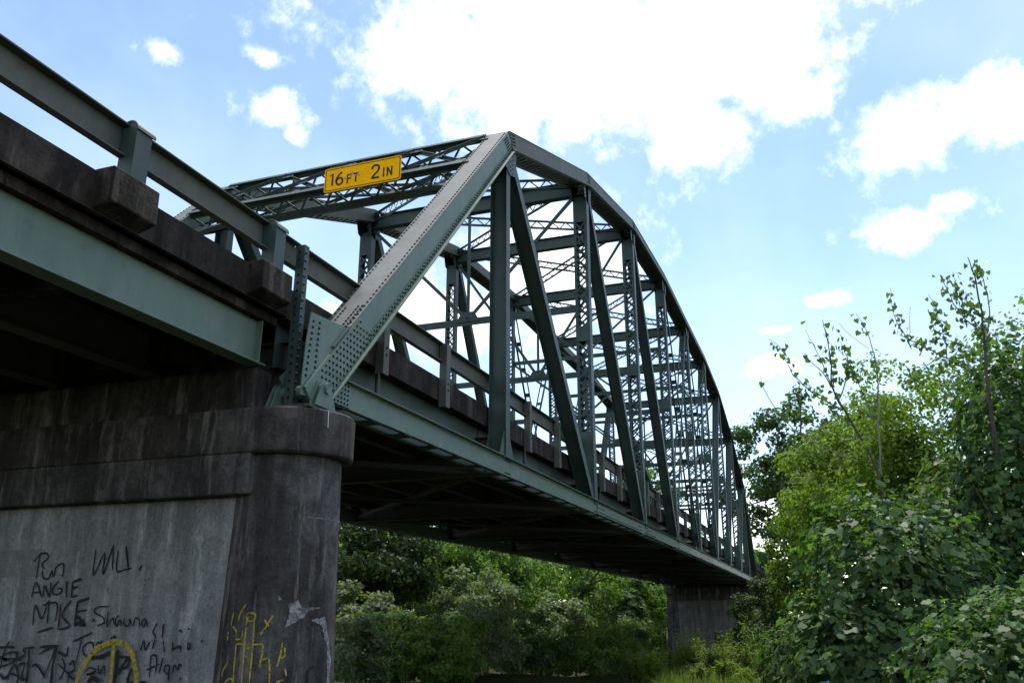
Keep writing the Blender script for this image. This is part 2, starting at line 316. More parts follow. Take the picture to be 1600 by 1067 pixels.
# ------------------------------------------------------------------ piers
def bevel(o, w=.018, seg=2):
    b = o.modifiers.new('worn_edges', 'BEVEL'); b.width = w; b.segments = seg; b.limit_method = 'ANGLE'; return o
GRAFFITI = {'black': [[0.016,[[3.08,-1.9],[3.08,-2.05],[3.08,-2.18]]],[0.016,[[3.16,-2],[3.08,-1.92],[2.99,-1.91],[2.95,-1.96],[3.03,-2.02],[2.98,-2.08]]],[0.016,[[3.01,-2.09],[2.98,-2.17],[2.9,-2.18],[2.87,-2.1],[2.84,-2.17]]],[0.016,[[2.82,-2.16],[2.82,-2.07],[2.76,-2.03],[2.71,-2.04],[2.7,-2.17]]],[0.016,[[2.29,-1.89],[2.27,-2.16],[2.16,-1.92],[2.14,-2.15],[2.05,-1.83]]],[0.016,[[2.05,-1.85],[2.02,-2.11]]],[0.016,[[1.98,-1.9],[1.96,-2.11],[1.88,-2.11]]],[0.021,[[1.88,-1.86],[1.8,-2.11]]],[0.016,[[1.88,-2.11],[1.76,-2.09]]],[0.021,[[1.63,-2.06],[1.66,-2.12]]],[0.016,[[3.1,-2.38],[3.07,-2.22],[2.95,-2.38]]],[0.016,[[3.1,-2.33],[2.98,-2.32]]],[0.016,[[2.93,-2.37],[2.94,-2.25],[2.84,-2.37],[2.85,-2.22]]],[0.016,[[2.75,-2.21],[2.81,-2.29],[2.78,-2.35],[2.69,-2.33],[2.69,-2.29],[2.75,-2.29]]],[0.016,[[2.63,-2.21],[2.6,-2.38]]],[0.016,[[2.54,-2.21],[2.53,-2.38]]],[0.022,[[2.54,-2.22],[2.42,-2.19]]],[0.021,[[2.54,-2.29],[2.46,-2.27]]],[0.016,[[2.53,-2.38],[2.45,-2.36]]],[0.016,[[3.01,-2.67],[3.02,-2.46],[2.9,-2.6],[2.84,-2.41],[2.81,-2.65]]],[0.016,[[2.91,-2.46],[2.72,-2.44],[2.7,-2.63]]],[0.016,[[2.93,-2.74],[2.72,-2.69]]],[0.016,[[2.66,-2.44],[2.64,-2.71]]],[0.016,[[2.52,-2.41],[2.62,-2.56],[2.49,-2.67],[2.63,-2.71]]],[0.022,[[2.43,-2.42],[2.42,-2.67]]],[0.022,[[2.43,-2.43],[2.28,-2.39]]],[0.016,[[2.42,-2.53],[2.29,-2.51]]],[0.026,[[2.43,-2.67],[2.3,-2.61]]],[0.02,[[2.43,-2.56],[2.35,-2.61],[2.28,-2.67],[2.42,-2.64]]],[0.024,[[2.19,-2.62],[2.16,-2.61]]],[0.012,[[2,-2.48],[2.13,-2.48],[2.18,-2.53],[2.05,-2.59],[2.03,-2.64],[2.12,-2.67]]],[0.012,[[1.99,-2.53],[1.98,-2.68],[1.94,-2.61],[1.91,-2.6],[1.88,-2.67]]],[0.012,[[1.84,-2.56],[1.88,-2.61],[1.85,-2.67],[1.82,-2.61],[1.79,-2.67]]],[0.012,[[1.76,-2.59],[1.76,-2.65],[1.7,-2.67],[1.69,-2.6],[1.66,-2.67]]],[0.012,[[1.63,-2.67],[1.62,-2.59],[1.57,-2.61],[1.55,-2.68]]],[0.012,[[1.49,-2.59],[1.53,-2.64],[1.49,-2.68],[1.48,-2.61],[1.45,-2.68]]],[0.012,[[2.41,-2.83],[2.17,-2.74]]],[0.012,[[2.29,-2.8],[2.32,-3.02]]],[0.012,[[2.21,-2.84],[2.26,-2.9],[2.2,-2.97],[2.12,-2.92],[2.14,-2.84],[2.21,-2.84]]],[0.012,[[2.08,-2.87],[2.07,-2.83],[2.03,-2.85],[2.02,-2.81]]],[0.012,[[1.91,-2.8],[1.86,-2.77],[1.85,-2.8]]],[0.012,[[1.5,-2.91],[1.47,-2.81],[1.44,-2.9],[1.39,-2.82]]],[0.012,[[1.33,-2.64],[1.37,-2.73],[1.33,-2.77],[1.35,-2.89]]],[0.012,[[1.25,-2.65],[1.24,-2.79]]],[0.012,[[1.28,-2.96],[1.35,-2.96],[1.34,-3.16]]],[0.012,[[1.39,-3.09],[1.29,-3.05]]],[0.012,[[1.2,-2.97],[1.23,-3.12]]],[0.012,[[1.24,-2.65],[1.24,-2.76]]],[0.012,[[1.32,-2.95],[1.28,-2.98],[1.27,-3.12]]],[0.012,[[1.28,-3.05],[1.24,-3.03]]],[0.012,[[1.16,-3.04],[1.17,-3.09],[1.12,-3.12],[1.11,-3.05],[1.16,-3.04]]],[0.012,[[1.11,-3.06],[1.1,-3.19]]],[0.012,[[1.06,-3.11],[1.05,-3.04],[1,-3.08],[0.99,-3.03],[0.96,-3.05]]],[0.012,[[1.1,-2.82],[1.09,-2.91]]],[0.012,[[1.09,-2.89],[1.01,-2.86],[0.99,-2.91]]],[0.012,[[0.91,-2.82],[0.91,-2.88],[0.88,-2.88],[0.89,-2.83]]],[0.012,[[0.74,-2.8],[0.76,-2.82]]],[0.012,[[1.16,-2.73],[1.16,-2.73]]],[0.012,[[1.05,-2.72],[1.02,-2.71],[1.01,-2.73]]],[0.012,[[0.94,-2.69],[0.91,-2.7]]],[0.012,[[1.22,-2.81],[1.19,-2.92]]],[0.012,[[0.96,-3.15],[0.96,-3.18]]],[0.012,[[0.79,-2.92],[0.78,-2.92]]],[0.016,[[3.44,-2.9],[3.21,-2.89]]],[0.016,[[3.29,-2.83],[3.35,-2.96],[3.35,-3.12]]],[0.014,[[3.41,-3.04],[3.31,-2.96],[3.17,-2.95],[3.17,-3.03],[3.34,-3.09]]],[0.014,[[3.16,-2.93],[3.12,-3],[3.03,-2.96],[3.07,-2.91],[2.93,-2.89]]],[0.019,[[2.99,-2.89],[2.96,-3.11],[2.95,-3.26]]],[0.014,[[2.84,-2.96],[2.63,-2.89],[2.73,-3.2]]],[0.018,[[2.84,-2.89],[2.59,-2.87]]],[0.022,[[2.61,-2.87],[2.62,-3.09],[2.61,-3.25]]],[0.018,[[2.58,-2.93],[2.46,-2.97],[2.45,-2.88]]],[0.018,[[3.38,-3.15],[3.25,-3.21],[3.16,-3.07],[3.08,-3.17],[3.08,-3.26]]],[0.018,[[2.91,-3.08],[2.84,-3.07],[2.7,-3.19]]],[0.017,[[2.51,-2.99],[2.45,-3.09],[2.5,-3.21]]],[0.016,[[2.4,-3.06],[2.35,-3.02],[2.32,-3.1],[2.39,-3.15],[2.3,-3.2]]],[0.012,[[3.3,-3.23],[3.18,-3.16],[2.99,-3.23]]],[0.012,[[2.56,-3.05],[2.39,-3.15],[2.39,-3.23]]],[0.026,[[2.11,-2.99],[1.98,-2.97],[1.88,-2.93]]],[0.029,[[1.78,-2.9],[1.77,-3.07],[1.77,-3.23]]],[0.012,[[2.17,-3.12],[2.11,-3.08],[2.03,-3.11],[2.15,-3.15],[2.03,-3.13]]],[0.012,[[2.01,-3.05],[1.98,-3.14],[1.93,-3.06],[1.9,-3.16]]],[0.022,[[1.74,-3.14],[1.66,-3.01],[1.61,-2.97]]],[0.016,[[1.75,-2.97],[1.63,-2.98],[1.63,-3.06],[1.75,-3.09]]],[0.024,[[1.57,-3.08],[1.6,-3.2],[1.53,-3.22]]],[0.036,[[2.07,-3.17],[1.97,-3.21]]],[0.029,[[2.11,-3.23],[2.06,-3.16]]],[0.024,[[1.45,-3.21],[1.36,-3.21]]],[0.014,[[3.42,-2.98],[3.27,-3.03],[3.34,-3.01],[3.06,-3.02]]],[0.018,[[3.1,-3.07],[3.01,-3.06],[3.02,-3.19],[2.95,-3.22]]]],
'yellow': [[0.055,[[2.26,-3.28],[2.24,-3.16],[2.19,-3.05],[2.1,-2.93],[1.97,-2.86],[1.83,-2.83],[1.69,-2.85],[1.59,-2.94],[1.53,-3.06],[1.49,-3.16],[1.49,-3.26]]],[0.04,[[1.84,-2.86],[1.83,-3.01],[1.81,-3.27]]]],
'cyel': [[0.012,[[182.38,-2.462],[176.57,-2.557],[175.66,-2.622]]],[0.012,[[168.01,-2.531],[166.57,-2.66]]],[0.012,[[184.77,-2.607],[184.28,-2.557],[188.41,-2.544],[192.51,-2.557],[192.61,-2.607],[188.1,-2.622],[184.88,-2.597],[187.97,-2.576]]],[0.012,[[184.77,-2.607],[184.98,-2.831],[185.99,-3.177]]],[0.012,[[192.22,-2.607],[193.27,-2.806],[193.31,-3.176]]],[0.012,[[209.52,-2.567],[204.81,-2.657],[199.24,-2.746]]],[0.012,[[202.23,-2.607],[206.6,-2.67]]],[0.012,[[169.2,-2.668],[174.1,-2.71],[175.48,-2.785],[180.91,-2.772],[181.79,-2.707]]],[0.012,[[163.78,-2.721],[163.79,-2.799]]],[0.012,[[184.98,-2.831],[176.41,-2.832],[176.11,-2.918],[177.12,-3.179]]],[0.012,[[194.3,-2.833],[201.98,-2.833],[202.67,-2.904],[201.39,-3.032]]],[0.012,[[200.93,-2.983],[205.67,-2.96],[209.49,-2.972],[211.23,-3.177]]],[0.012,[[219.93,-2.816],[218.95,-2.929],[216.69,-3.029]]],[0.012,[[222.36,-2.856],[222.73,-2.936],[219.17,-2.954]]],[0.012,[[168.48,-2.99],[162.33,-3.08],[162.76,-3.155]]],[0.012,[[224.21,-3.05],[225.56,-3.115]]],[0.012,[[166.89,-3.173],[173.62,-3.137],[178.61,-3.174]]],[0.012,[[217.18,-3.168],[223.11,-3.148]]],[0.012,[[186.57,-2.867],[191.57,-2.861]]],[0.012,[[187.32,-2.941],[190.92,-2.948]]]],
'cwhite': [[[222.25,-2.456],[225.41,-2.443],[231.77,-2.427],[235.13,-2.487],[239.54,-2.506],[259.3,-2.482],[250.39,-2.512],[241.28,-2.531],[238.69,-2.589],[233.3,-2.607],[225.73,-2.658],[220.77,-2.676],[223.94,-2.595]],[[296.31,-2.955],[292.02,-2.663]],[[212.06,-2.386],[214.03,-2.392],[216.21,-2.424],[214.75,-2.433]],[[264.06,-2.582],[267.38,-2.673],[278.36,-2.999],[277.31,-3.209],[272.29,-3.198],[269.24,-2.867],[259.47,-2.66],[246.31,-2.608],[256.35,-2.595]]],
'cblk': [[0.016,[[252.57,-3.037],[245.77,-3.077],[245.91,-3.184]]]]}

CX, CZ0, CZ1 = .20, -.50, -.96
YCOL = (.20, W - .20)
XF = -.42           # front face of the cap beam
def Rz(z): return .545 + (-.96 - z) * .022
def arcs(z, n=14): return None
def capsule(cx, y0, y1, r, k=20):      # plan outline of the cap: round ends
    o = []
    for j in range(k + 1):
        t = math.pi + math.pi * j / k; o.append((cx + r * math.cos(t), y0 + r * math.sin(t)))
    for j in range(k + 1):
        t = math.pi * j / k; o.append((cx + r * math.cos(t), y1 + r * math.sin(t)))
    return o
def loft(m, outl, levels):     # outline function(level) -> points, stacked
    o = len(m.v); n = None
    for lv in levels:
        pts = outl(lv); n = len(pts); m.v += [(x, y, lv[1]) for x, y in pts]
    for i in range(len(levels) - 1):
        for j in range(n): m.f.append((o + i * n + j, o + i * n + (j + 1) % n, o + (i + 1) * n + (j + 1) % n, o + (i + 1) * n + j))
    m.f.append(tuple(o + j for j in range(n - 1, -1, -1))); e = o + (len(levels) - 1) * n; m.f.append(tuple(e + j for j in range(n)))
def make_pier(x0, zbase, label, name, flip=1):
    root = thing(name, label, 'bridge pier', (x0 + CX, W / 2, zbase))
    q = lambda x: x0 + x
    m = MB(); loft(m, lambda lv: capsule(q(CX), YCOL[0], YCOL[1], lv[0]), [(.63, -.985), (.662, -.965), (.668, -.94), (.668, -.525), (.655, -.505), (.63, -.50)])
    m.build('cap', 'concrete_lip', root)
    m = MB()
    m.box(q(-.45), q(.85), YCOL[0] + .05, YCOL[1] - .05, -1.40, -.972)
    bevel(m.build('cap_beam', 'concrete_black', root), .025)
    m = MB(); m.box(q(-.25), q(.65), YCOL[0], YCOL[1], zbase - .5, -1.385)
    wall = m.build('wall', 'concrete_grey' if x0 == 0 else 'concrete_shaded', root)
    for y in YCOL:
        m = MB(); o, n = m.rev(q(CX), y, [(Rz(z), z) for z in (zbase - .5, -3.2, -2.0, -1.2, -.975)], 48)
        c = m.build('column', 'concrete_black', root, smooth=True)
    return root, wall
pier, wall = make_pier(0, -4.35, 'stained concrete pier with round column and graffiti, nearest the camera', 'bridge_pier')
m = MB(); m.box(-.29, .02, .40, W - .40, -.52, .0)
ped = bevel(m.build('bearing_pedestal', 'concrete_lip', pier), .03)
m = MB(); m.box(-.34, .06, .385, .40, -.505, -.015)   # the paler form-board end
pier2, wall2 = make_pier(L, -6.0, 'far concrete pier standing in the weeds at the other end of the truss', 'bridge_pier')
m = MB(); m.box(L - .02, L + .29, .40, W - .40, -.52, .0); m.build('bearing_pedestal', 'concrete_lip', pier2)
# construction joints and older paint-over patch on the wall
m = MB(); m.box(-.2535, -.249, 3.02, 4.6, -2.16, -1.86); m.build('painted_patch', 'old_paint', pier)
# graffiti strokes, each a thin coat of paint
def ribbon(m, pts, w, mapf):
    # widths in metres on the (a, b) surface
    pts = [V((a, b)) for a, b in pts]
    fine = [pts[0]]
    for i in range(len(pts) - 1):       # smooth through the points
        p0, p1, p2, p3 = pts[max(i - 1, 0)], pts[i], pts[i + 1], pts[min(i + 2, len(pts) - 1)]
        for k in range(1, 6):
            t = k / 5
            fine.append(.5 * ((2 * p1) + (p2 - p0) * t + (2 * p0 - 5 * p1 + 4 * p2 - p3) * t * t + (3 * p1 - p0 - 3 * p2 + p3) * t * t * t) if len(pts) > 2 else p1.lerp(p2, t))
    o = len(m.v); n = len(fine)
    for i, p in enumerate(fine):
        d = fine[min(i + 1, n - 1)] - fine[max(i - 1, 0)]
        if d.length < 1e-6: d = V((1, 0))
        d.normalize(); nn = V((-d.y, d.x)); ww = w / 2 * random.uniform(.75, 1.15) * (.6 if i in (0, n - 1) else 1)
        m.v.append(mapf(p + nn * ww)); m.v.append(mapf(p - nn * ww))
    for i in range(n - 1): m.f.append((o + 2 * i, o + 2 * i + 1, o + 2 * i + 3, o + 2 * i + 2))
cnt = [0]
def wallmap():
    cnt[0] += 1; x = -.2535 - .0003 * cnt[0] - (.002 if cnt[0] < 9999 else 0)
    return lambda p: (x, p.x, p.y)
def colmap():
    cnt[0] += 1; e = .003 + .0002 * (cnt[0] % 60)
    def f(p):
        r = Rz(p.y) + e; t = p.x / .56 
        return (CX + r * math.cos(t), YCOL[0] + r * math.sin(t), p.y)
    return f
lines = [(0, 4, 'black spray lettering on the first line'), (4, 9, 'thin black capitals right of the first line'), (9, 10, 'black comma stroke'), (10, 19, 'black lettering on the second line'), (19, 21, 'bold black capitals on the third line'), (22, 30, 'bold black capitals at the end of the third line'), (21, 22, 'black underline stroke'), (30, 36, 'thin black handwritten word')]
G = GRAFFITI['black']; used = 0
for a, b, lab in lines:
    m = MB()
    for w, pts in G[a:b]: ribbon(m, pts, w * 1.35, wallmap())
    m.build('graffiti', 'ink', pier, label=lab)
for w, pts in G[36:]:
    m = MB(); ribbon(m, pts, w * 1.6, wallmap()); m.build('graffiti_stroke', 'ink', pier)
m = MB()
for w, pts in GRAFFITI['yellow']: ribbon(m, pts, w * 1.1, wallmap())
m.build('graffiti', 'yellow_spray', pier, label='thick yellow sprayed arch with a bar down its middle')
m = MB()
for w, pts in GRAFFITI['cyel']: ribbon(m, [(math.radians(a) * .56, z) for a, z in pts], w * 1.4, colmap())
m.build('graffiti', 'yellow_spray', pier, label='dripping thin yellow spray figure on the round column')
m = MB()
for w, pts in GRAFFITI['cblk']: ribbon(m, [(math.radians(a) * .56, z) for a, z in pts], w, colmap())
m.build('graffiti', 'ink', pier)
for poly in GRAFFITI['cwhite']:
    m = MB(); f = colmap(); pts = []
    for i, (a, z) in enumerate(poly):
        a2, z2 = poly[(i + 1) % len(poly)]
        for k in range(5):
            t = k / 5; pts.append(V(((a + (a2 - a) * t) / 180 * math.pi * .56 + random.uniform(-.008, .008), z + (z2 - z) * t + random.uniform(-.012, .012))))
    import mathutils.geometry as mg
    tris = mg.tessellate_polygon([[p.to_3d() for p in pts]])
    m.v = [f(p) for p in pts]; m.f = [tuple(t) for t in tris]
    m.build('whitewash_patch', 'whitewash', pier)
# rough cold joint round the column, a pale chipped line
m = MB(); ribbon(m, [(math.radians(a) * .56, -1.62 + .004 * math.sin(a)) for a in range(236, 300, 4)], .005, colmap()); m.build('joint_line', 'whitewash', pier)
m = MB(); m.tube([(CX - .28, YCOL[0] - .608, -.51), (CX - .283, YCOL[0] - .612, -.6), (CX - .283, YCOL[0] - .614, -.70)], .005, 5); m.build('drip_streak', 'white_plate', pier)

# ------------------------------------------------------------------ truss bridge
bridge = thing('truss_bridge', 'green riveted steel through truss bridge with curved top chord', 'bridge', (0, 0, 0))
rv = MB()       # all rivet heads of the bridge
indiv = []      # lacing bars that show large: single objects
def lacing(m, F, s0, s1, a, c, pitch, w=.05, th=.008, double=True, collect=None):
    n = max(1, round((s1 - s0) / pitch)); st = (s1 - s0) / n
    for i in range(n):
        u0, u1 = s0 + i * st, s0 + (i + 1) * st
        for k in ((0, 1) if double else (i % 2,)):
            ta, tb = (-a, a) if k == 0 else (a, -a)
            off = c + (th * .6 if k else -th * .6) 
            p0, p1 = F.pt(u0, ta, off), F.pt(u1, tb, off)
            if collect is not None: collect.append((p0, p1, F.n, w, th))
            else:
                f = Fr(p0, p1, F.n.cross(p1 - p0)); m.lbox(f, 0, f.L, -w / 2, w / 2, -th / 2, th / 2)
def box_member(parent_name, A, B, sgn, rivets, lace, hw=.20, hn=.19):
    F = Fr(A, B)
    cs = .95 if parent_name == 'end_post' else 0      # the cover plate stops short of the shoe
    m = MB(); m.lbox(F, cs, F.L, -hw - .02, hw + .02, hn, hn + .014)
    part = m.build(parent_name, 'paint_lit_top', bridge)
    for s in (-1, 1):
        m = MB(); m.lbox(F, 0, F.L, s * hw - .007, s * hw + .007, -hn, hn)
        m.lbox(F, 0, F.L, *sorted((s * (hw + .007), s * (hw + .085))), -hn - .002, -hn + .012)
        m.lbox(F, 0, F.L, *sorted((s * (hw + .008), s * (hw + .02))), -hn + .012, -hn + .085)
        m.build('web_plate', 'paint_teal' if parent_name == 'end_post' else 'paint_rust', part)
    m = MB(); lacing(m, F, .3, F.L - .3, hw - .01, -hn + .012, .28, .05, .008)
    for u in (.35, F.L - .35): m.lbox(F, u - .3, u + .3, -hw, hw, -hn + .022, -hn + .03)
    m.build('lacing', 'paint', part, kind='stuff')
    if rivets:
        o = sgn
        u = .1
        while u < F.L - .1:
            if u > cs + .04:
              for t in (-hw + .02, hw - .02): rv.rivet(F.pt(u, t, hn + .014), F.n)
            if rivets > 1:
                rv.rivet(F.pt(u, o * (hw + .02), -hn + .04), F.t * o); rv.rivet(F.pt(u + .05, o * (hw + .02), -hn + .068), F.t * o)
            u += .105
    return F, part
def h_member(name, A, B, hw=.165, fl=.10, mat='paint'):
    F = Fr(A, B); m = MB()
    for s in (-1, 1): m.lbox(F, 0, F.L, *sorted((s * hw, s * (hw - .014))), -fl, fl)
    m.lbox(F, 0, F.L, -hw + .013, hw - .013, -.006, .006)
    return m.build(name, mat, bridge), F
barmesh = {}
def laced_post(A, B, single):
    F = Fr(A, B); hw, d = .185, .125
    m = MB(); part = None
    for s in (-1, 1):
        m = MB(); m.lbox(F, 0, F.L, *sorted((s * hw, s * (hw - .012))), -d, d)
        for nn in (-1, 1): m.lbox(F, 0, F.L, *sorted((s * (hw - .012), s * (hw - .075))), *sorted((nn * d, nn * (d - .01))))
        if part is None: part = m.build('vertical_post', 'paint', bridge)
        else: m.build('channel', 'paint', part)
    lo, hi = 1.75, F.L - 1.15
    for (u0, u1) in ((.35, lo), (hi, F.L - .42)):
        for nn in (-1, 1):
            m = MB(); m.lbox(F, u0, u1, -hw + .005, hw - .005, *sorted((nn * d, nn * (d + .01)))); m.build('batten_plate', 'paint', part)
    mid = F.L * .5
    for nn in (-1, 1):
        m = MB(); m.lbox(F, mid - .2, mid + .2, -hw + .005, hw - .005, *sorted((nn * (d + .016), nn * (d + .026)))); m.build('batten_plate', 'paint', part)
    lst = [] if single else None; m = MB()
    for nn in (-1, 1): lacing(m, F, lo, hi, hw - .03, nn * (d + .005), .33, .044, .008, True, lst)
    if single:
        for (p0, p1, n, w, th) in lst:
            key = (round((p1 - p0).y, 3), round((p1 - p0).z, 3))
            if key not in barmesh:
                mm = MB(); c = (p0 + p1) / 2; f = Fr(p0 - c, p1 - c, n.cross(p1 - p0)); mm.lbox(f, 0, f.L, -w / 2, w / 2, -th / 2, th / 2); barmesh[key] = mm.mesh('lacing_bar')
            place(barmesh[key], 'lacing_bar', 'paint', (p0 + p1) / 2, part)
    else: m.build('lacing', 'paint', part, kind='stuff')
    return part
def battened(name, A, B):
    F = Fr(A, B); m = MB()
    for s in (-1, 1): m.lbox(F, 0, F.L, *sorted((s * .13, s * .115)), -.045, .045); m.lbox(F, 0, F.L, *sorted((s * .115, s * .07)), .036, .045)
    o = m.build(name, 'paint', bridge)
    n = int(F.L / 1.1)
    for i in range(n):
        u = (i + .5) * F.L / n; m = MB()
        m.lbox(F, u - .09, u + .09, -.125, .125, .046, .054); m.build('batten_plate', 'paint', o)
def lattice_beam(name, A, B, depth=.26, w=.07, cell=.3, mat='paint', ref=(0, 0, 1)):
    F = Fr(A, B, ref); m = MB()      # t is the depth direction here
    for s in (-1, 1):
        m.lbox(F, 0, F.L, s * depth / 2 - .01, s * depth / 2 + .01, -w / 2, w / 2)
        m.lbox(F, 0, F.L, *sorted((s * depth / 2, s * (depth / 2 - .05))), -.006, .006)
    o = m.build(name, mat, bridge)
    m = MB(); n = max(2, round(F.L / cell)); st = F.L / n
    for i in range(n):
        ta, tb = (-1, 1) if i % 2 else (1, -1)
        f = Fr(F.pt(i * st, ta * depth * .45, .012 * ta), F.pt((i + 1) * st, tb * depth * .45, .012 * ta), F.n.cross(F.d)); m.lbox(f, 0, f.L, -.018, .018, -.005, .005)
    m.build('lacing', mat, o, kind='stuff')
    return o
def node_u(k, yc): return V((k * P, yc, HT[k] - .20 + zc(k * P)))
def node_l(k, yc): return V((k * P, yc, -.15 + zc(k * P)))
for yc, sgn in ((0, -1), (W, 1)):
    near = sgn < 0
    # end posts
    for (x0, x1, k) in ((0, P, 1), (L, L - P, 9)):
        F, ep = box_member('end_post', V((x0, yc, -.25)), node_u(k, yc) + V((0, 0, 0)), sgn, 2 if (near and k == 1) else (1 if k == 1 else 0), True)
        if near and k == 1:
            for i in range(9):      # denser rows at the foot
                for t in (-.09, .09, -.15): rv.rivet(F.pt(.98 + i * .075, t, .204), F.n)
            for i in range(13):
                for j in range(6):
                    if i * .1 < 1.25 - j * .02: rv.rivet(F.pt(.12 + i * .1 + (j % 2) * .05, -.2295, -.15 + j * .058), -F.t)
            for i in range(4):
                for j in range(6): rv.rivet(F.pt(F.L - .30 + i * .07 - j * .012, -.208, -.15 + j * .055), -F.t)
            m = MB()       # thickening plate over the web at the foot, with its bevelled end
            m.lbox(F, -.22, 1.32, -.2295, -.2085, -.178, .185); m.build('splice_plate', 'paint_teal', ep)
            m = MB(); m.lbox(F, .55, 1.02, -.235, -.20, .2, .222); m.build('cover_lip', 'paint', ep)
    # top chord
    for k in range(1, 9):
        box_member('top_chord', node_u(k, yc), node_u(k + 1, yc), sgn, 0, True)
        F = Fr(node_u(k, yc), node_u(k + 1, yc))
        if near and k < 4:
            for i in range(4):
                for j in range(5):
                    rv.rivet(F.pt(.05 + i * .075, -.207, -.12 + j * .065), -F.t)
    for k in range(1, 10):
        c = node_u(k, yc)
        m = MB()
        for s in (-1, 1):
            y = c.y + s * .172
            pts = [(c.x - .42, y, c.z - .12), (c.x - .26, y, c.z - .62), (c.x + .05, y, c.z - .72), (c.x + .32, y, c.z - .62), (c.x + .42, y, c.z - .12), (c.x, y, c.z + .1)]
            m.prism(pts, (0, .013 * s, 0))
        gp = m.build('gusset_plate', 'paint', bridge)
        if near and k < 4:
            for i in range(5):
                for j in range(4): rv.rivet((c.x - .2 + .13 * j, c.y - .186, c.z - .22 - i * .1), (0, -1, 0), .015)
    # bottom chord: two side plates with an outward top flange
    for k in range(10):
        A, B = node_l(k, yc), node_l(k + 1, yc)
        if k == 0: A = A + (B - A) * .02
        F = Fr(A, B)
        part = None
        for s in (-1, 1):
            m = MB(); m.lbox(F, 0, F.L, *sorted((s * .16, s * .146)), -.15, .15)
            m.lbox(F, 0, F.L, *sorted((s * .161, s * .235)), .138, .149)
            m.lbox(F, 0, F.L, *sorted((s * .146, s * .08)), -.15, -.138)
            if part is None: part = m.build('bottom_chord', 'paint_teal', bridge)
            else: m.build('side_plate', 'paint_teal', part)
        u = .45
        while u < F.L - .2:
            m = MB(); m.lbox(F, u - .13, u + .13, -.145, .145, -.163, -.152); m.build('tie_plate', 'paint', part); u += .87
        if near and k in (2, 3):
            m = MB(); m.lbox(F, .12, F.L - .75 if k == 2 else 1.5, -.174, -.161, -.148, .135); m.build('splice_plate', 'paint_teal', part)
            uu = .2
            while uu < (F.L - .8 if k == 2 else 1.45):
                for j in (-.10, .0, .10) if uu < .8 or uu > F.L - 1.3 else (-.11, .1): rv.rivet(F.pt(uu, -.174, j), -F.t, .014)
                uu += .1
        if near and k < 5:
            for i in range(4):
                for j in (-.11, .1): rv.rivet(F.pt(F.L - .12 + i * .07, -.162, j), -F.t, .014)
        if near and k == 0:
            m = MB(); m.lbox(F, -.02, .62, -.174, -.161, -.145, .135); m.build('splice_plate', 'paint_teal', part)
            for i in range(8):
                for j in range(5): rv.rivet(F.pt(.06 + i * .07, -.174, -.115 + j * .055), -F.t, .0145)
    # bottom gussets
    for k in range(1, 10):
        c = node_l(k, yc); m = MB()
        for s in (-1, 1):
            y = c.y + s * .13
            m.prism([(c.x - .3, y, c.z - .12), (c.x + .3, y, c.z - .12), (c.x + .34, y, c.z + .2), (c.x + .13, y, c.z + .62), (c.x - .13, y, c.z + .62), (c.x - .34, y, c.z + .2)], (0, .013 * s, 0))
        m.build('gusset_plate', 'paint', bridge)
        if near and k < 4:
            for i in range(4):
                for j in (-.09, 0, .09): rv.rivet((c.x + j, c.y - .144, c.z + .24 + i * .1), (0, -1, 0), .014)
    # shoe gusset, pin and bearing at both ends
    for x0, s in ((0, 1), (L, -1)):
        m = MB()
        for o in (-1, 1):
            m.prism([(x0 + s * a, yc + o * .185, b) for a, b in (((-.22, .57), (-.27, .24), (-.3, -.19), (-.3, -.37), (.12, -.35), (.43, -.10), (.82, .34), (.49, .62)) if o == sgn else ((.02, .1), (.0, -.37), (.12, -.35), (.43, -.10), (.82, .34), (.49, .55)))], (0, o * .012, 0))
        gp = m.build('shoe_gusset', 'paint_teal', bridge)
        if near and s > 0:
            for i in range(10):
                rv.rivet((-.17 - .008 * i, -.198, .48 - i * .07), (0, -1, 0)); rv.rivet((-.05 - .004 * i, -.198, .50 - i * .065), (0, -1, 0))
        m = MB(); m.tube([(x0, yc - .33, -.25), (x0, yc - .345, -.25), (x0, yc + .345, -.25)], [.05, .062, .062], 20); m.build('pin', 'paint_teal', bridge, smooth=False)
        sh = MB(); sh.box(x0 - .28, x0 + .28, yc - .30, yc + .30, -.498, -.462)
        so = sh.build('bearing_shoe', 'paint', bridge)
        for o in (-1, 1):
            for yo in (.235, .30):
                m = MB(); y = yc + o * yo
                m.prism([(x0 - .20, y, -.462), (x0 + .20, y, -.462), (x0 + .09, y, -.22), (x0 + .05, y, -.165), (x0 - .05, y, -.165), (x0 - .09, y, -.22)], (0, o * .018, 0)); m.build('rib', 'paint_teal', so)
    # web members
    for k in (1, 9): h_member('hanger', node_l(k, yc) + V((0, 0, .12)), node_u(k, yc) - V((0, 0, .15)))
    for k in range(2, 9): laced_post(node_l(k, yc) + V((0, 0, .05)), node_u(k, yc) - V((0, 0, .12)), near and k in (2, 3, 4))
    for a, b in ((1, 2), (2, 3), (3, 4), (9, 8), (8, 7), (7, 6)):
        A, B = node_u(a, yc), node_l(b, yc); d = (B - A).normalized(); h_member('diagonal', A + d * .35, B - d * .22, .165, .105)
    for a, b in ((4, 5), (5, 6), (5, 4), (6, 5)):
        A, B = node_u(a, yc), node_l(b, yc); d = (B - A).normalized(); battened('counter_diagonal', A + d * .35, B - d * .25)
